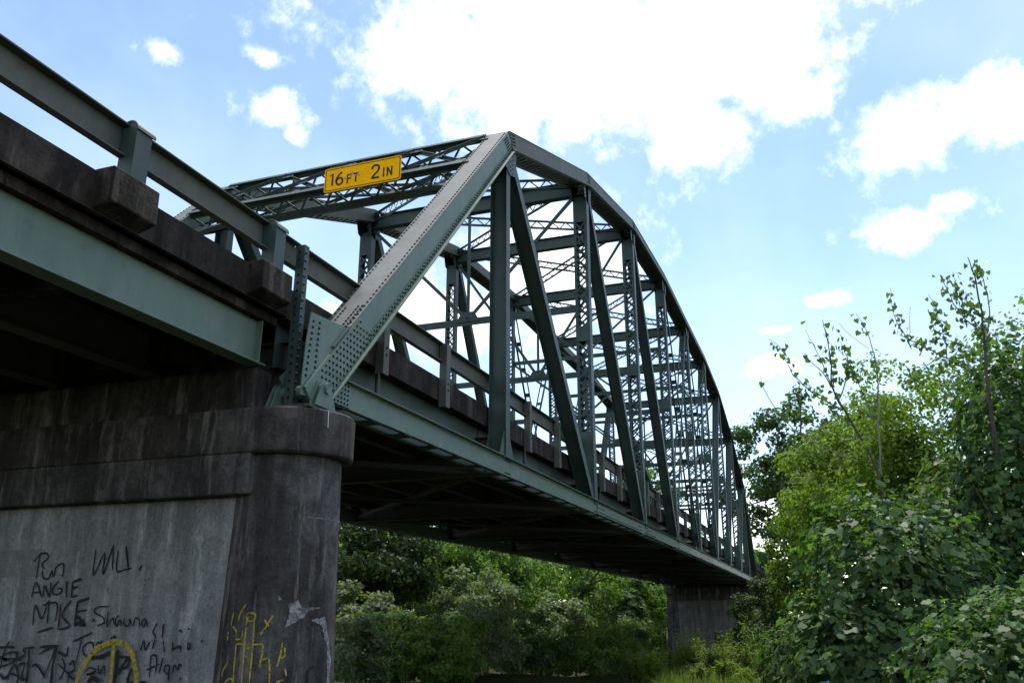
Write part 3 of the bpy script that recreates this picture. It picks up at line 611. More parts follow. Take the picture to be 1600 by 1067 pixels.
# floor: floor beams, stringers, bottom laterals
for k in range(11):
    x = k * P; z = zc(x); m = MB(); y0, y1 = (.145, W - .145)
    if k in (0, 10): x += .22 if k == 0 else -.22
    m.box(x - .007, x + .007, y0, y1, z - .26, z + .38); m.box(x - .11, x + .11, y0 + .02, y1 - .02, z - .275, z - .26); m.box(x - .11, x + .11, y0 + .02, y1 - .02, z + .38, z + .395)
    fb = m.build('floor_beam', 'paint_shaded', bridge)
ys = [.42 + i * (W - .84) / 5 for i in range(6)]
for k in range(10):
    for i, y in enumerate(ys):
        A, B = V((k * P + .02, y, zc(k * P) + .25)), V(((k + 1) * P - .02, y, zc((k + 1) * P) + .25)); F = Fr(A, B); m = MB()
        m.lbox(F, 0, F.L, -.006, .006, -.17, .17 + .17); m.lbox(F, 0, F.L, -.075, .075, -.185, -.17); m.build('stringer', 'paint' if i in (0, 5) else 'paint_shaded', bridge)
    A, B = V((k * P, .16, zc(k * P) - .20)), V(((k + 1) * P, W - .16, zc((k + 1) * P) - .20))
    for a, b, dz in ((A, B, 0), (V((A.x, B.y, A.z)), V((B.x, A.y, B.z)), -.03)):
        m = MB(); m.bar(a + V((0, 0, dz)), b + V((0, 0, dz)), .09, .012, (1, -1, 0)); m.bar(a + V((0, 0, dz + .045)), b + V((0, 0, dz + .045)), .012, .075, (1, -1, 0)); m.build('bottom_lateral', 'paint_shaded', bridge)
# deck slab, kerbs, railings along the truss
for k in range(10):
    x0, x1 = k * P - (.09 if k == 0 else 0), (k + 1) * P; za, zb = zc(x0), zc(x1)
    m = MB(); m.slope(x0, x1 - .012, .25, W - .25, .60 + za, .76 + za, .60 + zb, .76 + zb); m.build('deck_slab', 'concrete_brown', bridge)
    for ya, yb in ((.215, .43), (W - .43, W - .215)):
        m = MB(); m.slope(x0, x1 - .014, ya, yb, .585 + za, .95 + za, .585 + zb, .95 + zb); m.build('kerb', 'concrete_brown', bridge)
    m = MB(); m.slope(x0, x1, .44, W - .44, .764 + za, .80 + za, .764 + zb, .80 + zb); m.build('road_surface', 'asphalt', bridge)
def rail_beam(m, x0, x1, y, z0, z1, s):
    # channel rail: web with both flanges turned outward (s = -1 towards -y)
    h = .285
    for a, b, c, d in ((y, y + .012, 0, h),):
        m.slope(x0, x1, a, b, z0 + c, z0 + d, z1 + c, z1 + d)
    ya, yb = sorted((y + (0 if s < 0 else .012), y + s * .085 + (0 if s < 0 else .012)))
    m.slope(x0, x1, ya, yb, z0 + h, z0 + h + .014, z1 + h, z1 + h + .014)
    m.slope(x0, x1, ya, yb, z0 - .014, z0, z1 - .014, z1)
pm = {}
def truss_post(s):
    # rail post bolted to the outside of the kerb
    m = MB(); y = 0
    m.box(-.075, .075, -.012, 0, -1.02, 0) if s < 0 else m.box(-.075, .075, 0, .012, -1.02, 0)
    for xx in (-.075, .063): m.box(xx, xx + .012, *sorted((0, -s * .11)), -1.02, 0)
    return m.mesh('rail_post')
pm[-1] = truss_post(-1); pm[1] = truss_post(1)
pipe = MB(); pipe.tube([(0, 0, 0), (0, 0, -.36)], .032, 10); pipe = pipe.mesh('drain_pipe')
for s, yr in ((-1, .235), (1, W - .247)):
    rail = None
    for k in range(10):
        m = MB(); x0, x1 = k * P, (k + 1) * P
        rail_beam(m, x0, x1 - .01, yr, 1.215 + zc(x0), 1.215 + zc(x1), s)
        r = m.build('guard_rail', 'paint_rust', bridge)
        for t in (1 / 3, 2 / 3):
            x = x0 + t * P; y = .10 if s < 0 else W - .10
            place(pm[s], 'rail_post', 'paint_rust', (x, y, 1.50 + zc(x)), r)
            if s < 0:
                for dz in (-.1, -.2): rv.rivet((x, .088, 1.5 + zc(x) + dz - .55), (0, -1, 0))
    for k in range(10):
        for t in (1 / 3,):
            x = (k + t) * P + .13; place(pipe, 'drain_pipe', 'paint', (x, .28 if s < 0 else W - .28, .60 + zc(x)), bridge)
# end post of the railing at the expansion joint: tall riveted angle pair
for s, y in ((-1, .05), (1, W - .05)):
    for x0 in (-.05, L + .05):
        m = MB()
        m.box(x0 - .045, x0 + .045, *sorted((y, y + s * .011)), -.45, 1.46); m.box(x0 - .046, x0 - .035, *sorted((y, y - s * .10)), -.45, 1.46); m.box(x0 + .035, x0 + .046, *sorted((y, y - s * .10)), -.45, 1.46)
        m.build('joint_post', 'paint', bridge)
        if s < 0 and x0 < 0:
            for i in range(19): rv.rivet((x0 - .02, y - .011, -.35 + i * .095), (0, -1, 0)); rv.rivet((x0 - .047, y + .05, -.33 + i * .095), (-1, 0, 0))
# overhead: struts, sway frames and laterals
for k in range(2, 9):
    x = k * P; zt = HT[k] + zc(x) - .42
    m = MB(); m.box(x - .006, x + .006, .15, W - .15, zt - .21, zt + .19)
    for zz in (zt - .222, zt + .19): m.box(x - .11, x + .11, .19, W - .19, zz, zz + .012)
    m.build('top_strut', 'paint', bridge)
    zl = 4.9 + zc(x)
    def angle(name, a, b, w=.10):
        w *= 1.2
        m = MB(); m.bar(a, b, .012, w, (1, 0, 0)); m.bar(a + V((.055, 0, 0)), b + V((.055, 0, 0)), .095, .012, (1, 0, 0)); return m.build(name, 'paint', bridge)
    angle('sway_strut', V((x, .12, zl)), V((x, W - .12, zl)), .17)
    mid = V((x, W / 2, zl + .05))
    m = MB(); m.prism([(x - .02, W / 2 - .35, zl), (x - .02, W / 2 + .35, zl), (x - .02, W / 2 + .18, zl + .28), (x - .02, W / 2 - .18, zl + .28)], (-.01, 0, 0)); m.build('gusset_plate', 'paint', bridge)
    if k in (4, 5, 6):
        zm = 7.4 + zc(x); angle('sway_strut', V((x, .12, zm)), V((x, W - .12, zm)), .14)
        angle('sway_diagonal', V((x - .03, .2, zt - .25)), V((x - .03, W / 2, zm + .05)), .075); angle('sway_diagonal', V((x - .03, W - .2, zt - .25)), V((x - .03, W / 2, zm + .05)), .075)
        angle('sway_diagonal', V((x - .03, .2, zm - .08)), mid - V((.03, 0, 0)), .075); angle('sway_diagonal', V((x - .03, W - .2, zm - .08)), mid - V((.03, 0, 0)), .075)
        angle('sway_hanger', V((x, W / 2, zm)), V((x, W / 2, zl)), .07)
    else:
        angle('sway_diagonal', V((x - .03, .2, zt - .25)), mid - V((.03, 0, 0)), .08); angle('sway_diagonal', V((x - .03, W - .2, zt - .25)), mid - V((.03, 0, 0)), .08)
        angle('sway_hanger', V((x, W / 2, zt - .2)), V((x, W / 2, zl)), .07)
for k in range(1, 9):
    a0, a1 = node_u(k, 0), node_u(k + 1, 0); b0, b1 = node_u(k, W), node_u(k + 1, W)
    d = V((0, .22, -.05)); dd = V((0, -.22, -.05))
    lattice_beam('top_lateral', a0 + d, b1 + dd, .26, .08, .27); 
    lattice_beam('top_lateral', b0 + dd + V((0, 0, .02)), a1 + d + V((0, 0, .02)), .26, .08, .27)
# portals
for x0, x1, k, s in ((0, P, 1, 1), (L, L - P, 9, -1)):
    F = Fr(V((x0, 0, -.25)), node_u(k, 0)); S = F.L
    Y0, Y1 = .21, W - .21
    def pp(u, y, n): return F.pt(u, y, n)
    ut, ub = S - .12, S - 1.72
    top = None
    for nn, nm in ((.17, 0), (-.17, 1)):
        for u, hgt in ((ut, .12), (ub, .16)):
            m = MB(); m.lbox(F, u - .006, u + .006, Y0, Y1, nn - .07, nn + .07); m.lbox(F, u - hgt / 2, u + hgt / 2, Y0, Y1, *sorted((nn + (.07 if nn > 0 else -.07), nn + (.082 if nn > 0 else -.082))))
            m.build('portal_strut', 'paint', bridge)
        nb = 4; st = (Y1 - Y0) / nb
        for i in range(nb):
            ya, yb = Y0 + i * st, Y0 + (i + 1) * st
            for j, (p, q) in enumerate((((ub + .08, ya), (ut - .06, yb)), ((ut - .06, ya), (ub + .08, yb)))):
                m = MB(); n0 = nn + .03 * j; f = Fr(F.pt(p[0], p[1], n0), F.pt(q[0], q[1], n0), F.n.cross(V((0, 1, 0)))); 
                m.lbox(f, 0, f.L, -.035, .035, -.006, .006); m.lbox(f, 0, f.L, -.035, -.023, .006, .06); m.build('portal_diagonal', 'paint', bridge)
            m = MB(); c = (ut + ub) / 2; yc2 = (ya + yb) / 2; z_ = nn + .044
            m.prism([F.pt(c - .14, yc2 - .10, z_), F.pt(c - .14, yc2 + .10, z_), F.pt(c + .14, yc2 + .10, z_), F.pt(c + .14, yc2 - .10, z_)], F.n * .01); m.build('gusset_plate', 'paint', bridge)
            if nn > 0 and k == 1:
                for a in (-.1, 0, .1):
                    for b in (-.06, .06): rv.rivet(F.pt(c + a, yc2 + b, z_ + .01), F.n, .014)
        for i in range(nb + 1):      # plates where the diagonals meet the struts
            y = min(max(Y0 + i * st, Y0 + .1), Y1 - .1)
            for u in (ut - .1, ub + .12):
                m = MB(); z_ = nn + .046; w_ = .2
                m.prism([F.pt(u - .11, y - w_, z_), F.pt(u - .11, y + w_, z_), F.pt(u + .11, y + w_ * .7, z_), F.pt(u + .11, y - w_ * .7, z_)], F.n * .01); m.build('gusset_plate', 'paint', bridge)
                if nn > 0 and k == 1:
                    for a in (-.05, .05):
                        for b in (-.12, 0, .12): rv.rivet(F.pt(u + a, y + b, z_ + .01), F.n, .014)
    for u in (ut, ub):      # lacing between the two faces
        m = MB(); n = 22; st = (Y1 - Y0) / n
        for i in range(n):
            a, b = (-.15, .15) if i % 2 else (.15, -.15)
            m.bar(F.pt(u, Y0 + i * st, a), F.pt(u, Y0 + (i + 1) * st, b), .045, .008, F.n)
        m.build('lacing', 'paint', bridge, kind='stuff')
    for y, e in ((Y0, 1), (Y1, -1)):     # curved knee brackets under the portal
        m = MB(); pts = []
        for j in range(7):
            t = j / 6 * math.pi / 2; pts.append(F.pt(ub - .95 + .95 * math.sin(t), y + e * .95 * (1 - math.cos(t)), -.10))
        m.prism([F.pt(ub, y, -.10)] + pts, F.n * .012)
        for j in range(6): m.bar(pts[j] - F.n * .04, pts[j + 1] - F.n * .04, .09, .014, F.n)
        m.build('knee_bracket', 'paint', bridge)
rv.build('rivet_heads', 'rivet_dark', bridge, kind='stuff')

# ------------------------------------------------------------------ approach spans
def approach(name, label, xa, xb, drop, xe, blocks):
    # xe: the end that meets the truss
    root = thing(name, label, 'bridge span', (xe, W / 2, 0))
    zf = lambda x: drop * abs(x - xe)
    def sl(m, y0, y1, z0, z1, a=xa, b=xb): m.slope(a, b, y0, y1, z0 + zf(a), z1 + zf(a), z0 + zf(b), z1 + zf(b))
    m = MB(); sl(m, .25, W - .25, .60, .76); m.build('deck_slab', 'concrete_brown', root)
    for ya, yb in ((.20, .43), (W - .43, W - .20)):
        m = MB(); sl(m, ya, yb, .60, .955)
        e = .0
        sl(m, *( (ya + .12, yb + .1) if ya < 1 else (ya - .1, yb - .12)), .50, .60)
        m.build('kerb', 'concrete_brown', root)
    m = MB(); sl(m, .44, W - .44, .764, .80); m.build('road_surface', 'asphalt', root)
    for i in range(5):
        y = .42 + i * (W - .84) / 4
        ge, gf = (xa, xb - .14) if xe == xb else (xa + .14, xb)
        m = MB(); sl(m, y - .007, y + .007, .02, .50, ge, gf); sl(m, y - .10, y + .10, .0, .02, ge, gf)
        gd = m.build('girder', 'paint_teal' if i in (0, 4) else 'paint_shaded', root)
        if i in (0,):
            m = MB(); xx = (gf - .09) if xe == xb else ge + .09
            m.box(xx - .006, xx + .006, y - .08, y - .007, .02, .499); m.build('stiffener', 'paint_teal', gd)
            m = MB()
            for j in range(6): m.rivet((xx + .045, y - .008, .08 + j * .065), (0, -1, 0), .012)
            m.build('rivet_heads', 'paint_teal', gd, kind='stuff')
        for yy in ():
            pass
    for x in [xe - .2 if xe == xb else xe + .2] + [xe + (2.4 + 3.2 * j) * (-1 if xe == xb else 1) for j in range(3)]:
        m = MB(); m.box(x - .1, x + .1, .45, W - .45, .12 + zf(x), .58 + zf(x)); m.build('diaphragm', 'concrete_brown', root)
    for s, yr in ((-1, .235), (1, W - .247)):
        m = MB(); rail_beam(m, xa, xb + (.085 if xe == xb else 0), yr, 1.215 + zf(xa), 1.215 + zf(xb), s)
        r = m.build('guard_rail', 'paint_rust', root)
        for x in blocks:
            z = zf(x)
            m = MB(); y0, y1 = (.02, .24) if s < 0 else (W - .24, W - .02)
            lo = [(x - .27, y0, .665 + z), (x + .27, y0, .665 + z), (x + .27, y1, .60 + z), (x - .27, y1, .60 + z)]
            hi = [(x - .265, y0 + .005, .985 + z), (x + .265, y0 + .005, .985 + z), (x + .265, y1, .985 + z), (x - .265, y1, .985 + z)]
            m.hexa(lo + hi); bevel(m.build('post_block', 'concrete_brown', root), .014)
            m = MB(); ca, cb = (.06, .225) if s < 0 else (W - .225, W - .06); r0 = (cb - ca) / 2; xx = x + .03
            prof = [(xx - .09, ca, .985 + z), (xx - .09, cb, .985 + z)] + [(xx - .09, (ca + cb) / 2 + r0 * math.cos(math.pi * j / 10), 1.45 + z + r0 * math.sin(math.pi * j / 10)) for j in range(11)]
            m.prism(prof, (.18, 0, 0))
            po = m.build('rail_post', 'paint', r)
            m = MB()
            for j in range(10):
                t0, t1 = math.pi * j / 10, math.pi * (j + 1) / 10; R0, R1 = r0 + .001, r0 + .016
                yc_, zc_ = (ca + cb) / 2, 1.45 + z
                g = lambda R, t, X: (X, yc_ + R * math.cos(t), zc_ + R * math.sin(t))
                m.hexa([g(R0, t0, xx - .1), g(R0, t0, xx + .12), g(R1, t0, xx + .12), g(R1, t0, xx - .1), g(R0, t1, xx - .1), g(R0, t1, xx + .12), g(R1, t1, xx + .12), g(R1, t1, xx - .1)])
            m.build('post_cap', 'paint', po)
    return root
approach('approach_span', 'dark concrete approach span on deep green girders, upper left', -16.0, -.10, 0.0, -.10, [-.56 - 2.06 * i for i in range(7)])
approach('approach_span', 'far approach span running on past the end of the truss into the trees', L + .10, L + 16, -.004, L + .10, [L + .65 + 2.06 * i for i in range(7)])

# ------------------------------------------------------------------ clearance sign
SX = 4.56
sg = thing('clearance_sign', 'yellow rectangular clearance sign on the portal above the roadway', 'sign', (SX, 2.15, 4.95))
SY0, SY1, SZ0, SZ1 = 1.35, 2.96, 4.95, 5.45     # y to the right decreases as seen by traffic
def rrect(y0, y1, z0, z1, r, x, k=6):
    o = []
    for cy, cz, a in ((y1 - r, z1 - r, 0), (y0 + r, z1 - r, 90), (y0 + r, z0 + r, 180), (y1 - r, z0 + r, 270)):
        for j in range(k + 1):
            t = math.radians(a + 90 * j / k); o.append((x, cy + r * math.cos(t), cz + r * math.sin(t)))
    return o
m = MB(); m.prism(rrect(SY0, SY1, SZ0, SZ1, .05, SX), (.006, 0, 0)); m.build('sign_panel', 'sign_yellow', sg)
m = MB(); a = rrect(SY0 + .022, SY1 - .022, SZ0 + .022, SZ1 - .022, .04, SX - .002); b = rrect(SY0 + .038, SY1 - .038, SZ0 + .038, SZ1 - .038, .03, SX - .002)
n = len(a); m.v = a + b; m.f = [(i, (i + 1) % n, n + (i + 1) % n, n + i) for i in range(n)]; m.build('border_line', 'sign_black', sg)
LET = {'1': [[(.10, .82), (.3, 1), (.3, 0)]], '6': [[(.52, .98), (.30, .85), (.10, .55), (.06, .28), (.16, .06), (.34, .0), (.52, .08), (.58, .28), (.50, .48), (.34, .55), (.14, .46), (.07, .30)]],
       'F': [[(.08, 0), (.08, 1)], [(.08, .96), (.58, .96)], [(.08, .52), (.48, .52)]], 'T': [[(.32, 0), (.32, 1)], [(.02, .96), (.62, .96)]],
       '2': [[(.06, .72), (.12, .93), (.32, 1.0), (.54, .92), (.58, .70), (.46, .48), (.22, .24), (.06, .05)], [(.04, .045), (.62, .045)]], 'I': [[(.1, 0), (.1, 1)]], 'N': [[(.08, 0), (.08, 1)], [(.08, .96), (.54, .04)], [(.54, 0), (.54, 1)]]}
k_ = 0
for ch, yl, zb_, h in (('1', 2.86, 5.075, .255), ('6', 2.715, 5.075, .255), ('F', 2.477, 5.068, .185), ('T', 2.345, 5.068, .185), ('2', 1.965, 5.066, .27), ('I', 1.725, 5.066, .19), ('N', 1.645, 5.066, .19)):
    m = MB()
    for st in LET[ch]:
        k_ += 1
        random_state = random.getstate()
        pts = [V((yl - px * h, zb_ + pz * h)) for px, pz in st]
        fine = pts
        if len(pts) > 3:
            fine = [pts[0]]
            for i in range(len(pts) - 1):
                p0, p1, p2, p3 = pts[max(i - 1, 0)], pts[i], pts[i + 1], pts[min(i + 2, len(pts) - 1)]
                for q in range(1, 6):
                    t = q / 5; fine.append(.5 * ((2 * p1) + (p2 - p0) * t + (2 * p0 - 5 * p1 + 4 * p2 - p3) * t * t + (3 * p1 - p0 - 3 * p2 + p3) * t * t * t))
        w = .038 if h > .2 else .03; o = len(m.v); n = len(fine); x = SX - .0022 - .0003 * k_
        for i, p in enumerate(fine):
            d = (fine[min(i + 1, n - 1)] - fine[max(i - 1, 0)]).normalized(); nn = V((-d.y, d.x)) * w / 2
            for q in (p + nn, p - nn): m.v.append((x, q.x, q.y))
        for i in range(n - 1): m.f.append((o + 2 * i, o + 2 * i + 1, o + 2 * i + 3, o + 2 * i + 2))
    m.build('letter', 'sign_black', sg)
m = MB()
for i in range(16):      # shot marks, bare metal
    c = V((2.27 + random.gauss(0, .07), 5.20 + random.gauss(0, .035))); r = random.uniform(.006, .022); o = len(m.v)
    for j in range(7):
        t = j / 7 * 2 * math.pi; rr = r * random.uniform(.5, 1.3); m.v.append((SX - .0075 - .0002 * i, c.x + rr * math.cos(t), c.y + rr * math.sin(t)))
    m.f.append(tuple(o + j for j in range(7)))
m.build('shot_mark', 'bare_metal', sg)
for y in (SY0 + .12, (SY0 + SY1) / 2, SY1 - .12):
    m = MB(); m.box(SX + .007, SX + .05, y - .02, y + .02, SZ0 - .06, SZ1 + .03); m.box(SX + .05, SX + .62, y - .015, y + .015, SZ1 - .02, SZ1 + .01); m.build('bracket', 'paint', sg)

# ------------------------------------------------------------------ vegetation
SHAPES = {
 'quad': [(-.5, 0, 0), (0, -.32, .06), (.5, 0, 0), (0, .32, .06)],
 'blade': [(0, 0, 0), (.35, -.16, .03), (1, 0, -.1), (.35, .16, .03)],
 'grass': [(0, -.025, 0), (.5, -.02, .04), (1, 0, -.12), (.5, .02, .04), (0, .025, 0)],
 'heart': [(0, 0, 0), (-.10, -.30, .05), (.16, -.52, .07), (.55, -.36, .03), (1.0, 0, -.10), (.55, .36, .03), (.16, .52, .07), (-.10, .30, .05)],
 'lobed': [(0, 0, 0), (-.12, -.34, .05), (.22, -.60, .08), (.38, -.38, .03), (.72, -.42, .02), (1.0, 0, -.12), (.72, .42, .02), (.38, .38, .03), (.22, .60, .08), (-.12, .34, .05)],
}
def leaves(name, mat, cen, nor, size, parent, shape='quad', seed=0, kind=None, droop=0.0):
    rg = np.random.default_rng(seed); S = np.array(SHAPES[shape]); K = len(S); n = len(cen)
    nor = nor / np.maximum(np.linalg.norm(nor, axis=1, keepdims=True), 1e-6)
    a = rg.normal(size=(n, 3)); a[:, 2] -= droop * 2
    a -= nor * (a * nor).sum(1, keepdims=True); a /= np.maximum(np.linalg.norm(a, axis=1, keepdims=True), 1e-6)
    b = np.cross(nor, a); size = np.asarray(size).reshape(-1, 1, 1) * np.ones((n, 1, 1))
    fold = rg.uniform(-.5, 1.8, (n, 1, 1))
    co = cen[:, None, :] + size * (S[None, :, 0:1] * a[:, None, :] + S[None, :, 1:2] * b[:, None, :] + fold * S[None, :, 2:3] * nor[:, None, :])
    me = bpy.data.meshes.new(name); me.vertices.add(n * K); me.vertices.foreach_set('co', co.astype(np.float32).ravel())
    me.loops.add(n * K); me.loops.foreach_set('vertex_index', np.arange(n * K, dtype=np.int32))
    me.polygons.add(n); me.polygons.foreach_set('loop_start', np.arange(0, n * K, K, dtype=np.int32)); me.polygons.foreach_set('loop_total', np.full(n, K, dtype=np.int32))
    me.update(); me.validate()
    o = bpy.data.objects.new(name, me); COL.objects.link(o); me.materials.append(MAT[mat]); o.parent = parent
    if kind: o['kind'] = kind
    return o
def ellips(n, rg, shell=.45):
    d = rg.normal(size=(n, 3)); d /= np.linalg.norm(d, axis=1, keepdims=True)
    return d * (rg.uniform(0, 1, (n, 1)) ** shell), d
def tree(name, label, cat, x, y, H, cz, rad, mat, lsize, nclump, nleaf, seed, bmat='bark', tr=.16, group=None, rc=(.16, .30), zbase=None, lean=(0, 0), shape='quad', limbs=14):
    rg = np.random.default_rng(seed); z0 = gz(x, y) - .1 if zbase is None else zbase
    root = thing(name, label, cat, (x, y, z0), group)
    rad = np.array(rad); c0 = np.array([lean[0], lean[1], cz])
    cc, dd = ellips(nclump, rg, .5); cc = cc * rad * rg.uniform(.8, 1.12, (nclump, 1)) + c0
    cc = cc[cc[:, 2] > .2]; k = len(cc)
    rcl = rg.uniform(*rc, k) * rad.mean()
    # leaves sit in flattened tufts
    idx = rg.choice(k, nleaf, p=(rcl ** 2) / (rcl ** 2).sum()); d = rg.normal(size=(nleaf, 3)); d /= np.linalg.norm(d, axis=1, keepdims=True)
    r = rg.uniform(.15, 1, (nleaf, 1)) ** .6
    pos = cc[idx] + d * r * rcl[idx][:, None] * np.array([1.1, 1.1, .75])
    out = (pos - c0) / rad; nor = d * .7 + out * .5 + np.array([0, 0, .45]) + rg.normal(size=(nleaf, 3)) * .6
    keep = pos[:, 2] > .05; pos, nor = pos[keep], nor[keep]
    leaves('crown', mat, pos, nor, lsize * rg.uniform(.6, 1.35, len(pos)), root, shape, seed)
    m = MB(); top = V(c0) + V((0, 0, rad[2] * .35)); kn = V((lean[0] * .35, lean[1] * .35, cz * .5))
    pts = [V((0, 0, 0)), kn * .5 + V((.06, .04, 0)), kn, kn.lerp(top, .5) + V((.1, -.1, 0)), top]
    m.tube(pts, [tr, tr * .85, tr * .7, tr * .45, tr * .15], 8)
    for i in rg.choice(k, min(limbs, k), replace=False):
        e = V(cc[i]); t = rg.uniform(.3, .85); s = kn.lerp(top, t) if t > .3 else kn; mid = s.lerp(e, .5) + V((0, 0, rad[2] * .08)) + V(rg.normal(size=3)) * rad.mean() * .06
        m.tube([s, mid, e], [tr * .38, tr * .24, tr * .07], 5)
    o = MB(); o.v, o.f = m.v, m.f
    me = o.mesh('trunk'); ob = bpy.data.objects.new('trunk', me); COL.objects.link(ob); me.materials.append(MAT[bmat]); ob.parent = root
    return root
BK = 'trees on the bank behind the bridge'
# behind and below the bridge
tree('willow_shrub', 'grey-green feathery shrub low beside the near pier column', 'shrub', 19.5, 10.2, 4, 1.7, (1.6, 1.6, 1.5), 'leaf_olive', .17, 60, 9000, 11, 'bark', .07, BK)
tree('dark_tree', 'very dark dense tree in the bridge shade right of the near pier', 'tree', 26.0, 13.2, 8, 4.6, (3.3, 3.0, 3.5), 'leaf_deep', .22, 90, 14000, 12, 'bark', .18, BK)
tree('broadleaf_tree', 'fresh green tree just right of the dark tree under the deck', 'tree', 35.5, 14.5, 8, 4.9, (3.4, 3.2, 3.4), 'leaf_mid', .24, 90, 14000, 13, 'bark', .16, BK)
tree('willow_tree', 'pale grey-green tree low in the middle under the bridge', 'tree', 32.0, 11.0, 5, 2.5, (2.6, 2.4, 2.3), 'leaf_olive', .20, 80, 11000, 14, 'bark', .10, BK)
tree('broadleaf_tree', 'mid green tree in the middle under the truss floor', 'tree', 46.5, 15.0, 10, 5.5, (4.0, 3.8, 4.2), 'leaf_mid', .27, 100, 15000, 15, 'bark', .2, BK)
tree('broadleaf_tree', 'tree with a dark leaning trunk left of the far pier', 'tree', 52.0, 12.6, 10, 5.4, (3.4, 3.0, 3.4), 'leaf_mid', .28, 40, 4200, 16, 'bark', .26, BK, lean=(1.0, -1.8))
tree('willow_tree', 'grey-green bush in front of the leaning trunk', 'tree', 44.0, 10.8, 5, 2.2, (2.8, 2.2, 2.2), 'leaf_olive', .24, 80, 10000, 17, 'bark', .1, BK)
tree('broadleaf_tree', 'yellow-green tree against the left edge of the far pier', 'tree', 66.0, 13.5, 10, 5.6, (3.6, 3.2, 4.2), 'leaf_bright', .32, 90, 12000, 18, 'bark', .2, BK)
tree('tall_tree', 'tall tree whose top shows through the truss above the deck', 'tree', 84, 12.6, 20, 12.8, (3.6, 3.4, 7.0), 'leaf_mid', .40, 90, 9000, 19, 'bark', .35, BK)
for i, (x, y, rx, rz_, cz_, mt) in enumerate(((24, 17.5, 4.0, 3.6, 4.2, 'leaf_deep'), (36, 21, 4.5, 4.2, 4.6, 'leaf_mid'), (48, 22, 5, 4.6, 5.0, 'leaf_dark'), (60, 22, 5, 5.0, 5.6, 'leaf_mid'), (72, 22, 5.5, 5.5, 6.2, 'leaf_dark'), (88, 20, 5, 6.0, 7.0, 'leaf_mid'))):
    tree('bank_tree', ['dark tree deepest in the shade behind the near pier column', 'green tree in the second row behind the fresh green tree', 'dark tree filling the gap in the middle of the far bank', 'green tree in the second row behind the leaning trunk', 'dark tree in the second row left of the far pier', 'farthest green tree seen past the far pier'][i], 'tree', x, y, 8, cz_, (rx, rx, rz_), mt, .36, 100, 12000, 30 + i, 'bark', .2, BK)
for i, (x, y, r, h) in enumerate(((26, 9.3, 1.3, 1.1), (33, 8.9, 1.5, 1.2), (40, 8.6, 1.6, 1.4), (50, 8.8, 1.9, 1.7), (30, 6.2, 1.2, .7), (38, 4.8, 1.3, .8))):
    tree('bank_bush', ['low bush at the foot of the grey-green shrub', 'low bush right of the near pier at the picture edge', 'low bush in the middle of the bottom edge', 'rounded bush left of the far pier foot', 'small bright bush under the truss floor', 'small bush under the deck before the far pier'][i], 'shrub', x, y, 2, h, (r, r, h * 1.1), ('leaf_dark', 'leaf_mid', 'leaf_olive', 'leaf_mid', 'leaf_bright', 'leaf_mid')[i], .16, 40, 5000, 50 + i, 'bark', .05, 'low bushes along the river bank')
for i, (x, y, r, h, mt) in enumerate(((13.2, 6.9, 1.3, 1.1, 'leaf_olive'), (16.5, 7.3, 1.5, 1.3, 'leaf_dark'), (17.5, 5.9, 1.3, 1.0, 'leaf_mid'), (20.0, 5.6, 1.5, 1.2, 'leaf_olive'), (22.5, 4.9, 1.4, 1.0, 'leaf_dark'), (25.0, 4.0, 1.5, 1.0, 'leaf_mid'), (28.5, 3.4, 1.7, 1.2, 'leaf_mid'), (54, 8.6, 2.0, 1.8, 'leaf_dark'), (33, 3.4, 1.4, 1.1, 'leaf_dark'), (15.2, 5.2, 1.2, .85, 'leaf_mid'))):
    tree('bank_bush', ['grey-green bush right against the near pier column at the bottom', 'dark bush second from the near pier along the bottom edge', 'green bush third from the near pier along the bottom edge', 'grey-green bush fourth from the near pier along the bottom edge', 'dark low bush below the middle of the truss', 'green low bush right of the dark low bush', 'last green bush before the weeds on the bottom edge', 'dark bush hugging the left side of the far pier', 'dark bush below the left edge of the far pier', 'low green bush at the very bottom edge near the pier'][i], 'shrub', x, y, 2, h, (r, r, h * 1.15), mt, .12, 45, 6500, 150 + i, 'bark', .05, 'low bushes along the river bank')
for i, (x, y, rx, rz_, cz_) in enumerate(((69, 11.5, 3.4, 4.2, 4.0), (81, 10.6, 4.2, 5, 4.8), (100, 10.0, 6, 7, 6.5), (96, 3.0, 5, 6, 5.5), (62, 10.5, 2.4, 3.0, 2.8))):
    tree('bank_tree', ['green tree low between the leaning trunk and the far pier', 'tree behind the left edge of the far pier', 'far wide tree closing the gap beyond the bridge', 'far tree behind the far approach span', 'small tree directly left of the far pier'][i], 'tree', x, y, 8, cz_, (rx, rx, rz_), ('leaf_mid', 'leaf_dark', 'leaf_mid', 'leaf_mid', 'leaf_dark')[i], .38, 90, 9000, 170 + i, 'bark', .2, BK)
# right-hand side
RT = 'trees right of the bridge end'
tree('open_crown_tree', 'tall dark open-crowned tree beyond the far end of the truss', 'tree', 70, -3.6, 22, 14.0, (6.4, 6.0, 8.4), 'leaf_dark', .42, 120, 17000, 61, 'bark', .4, RT, limbs=30, rc=(.12, .22))
tree('distant_tree', 'pale distant tree low in the sky gap beside the truss end', 'tree', 110, 2.5, 12, 7.5, (3.5, 3.2, 4), 'leaf_olive', .5, 40, 3000, 62, 'bark', .25, RT)
tree('broadleaf_tree', 'bright yellow-green tree between the truss end and the vines', 'tree', 27.5, -6.6, 11, 6.6, (3.0, 2.6, 4.1), 'leaf_bright', .17, 110, 26000, 63, 'bark', .16, RT)
tree('broadleaf_tree', 'lower yellow-green tree leaning toward the far pier', 'tree', 33.0, -4.6, 8, 5.0, (2.2, 2.0, 3.6), 'leaf_bright', .18, 80, 13000, 64, 'bark', .12, RT)
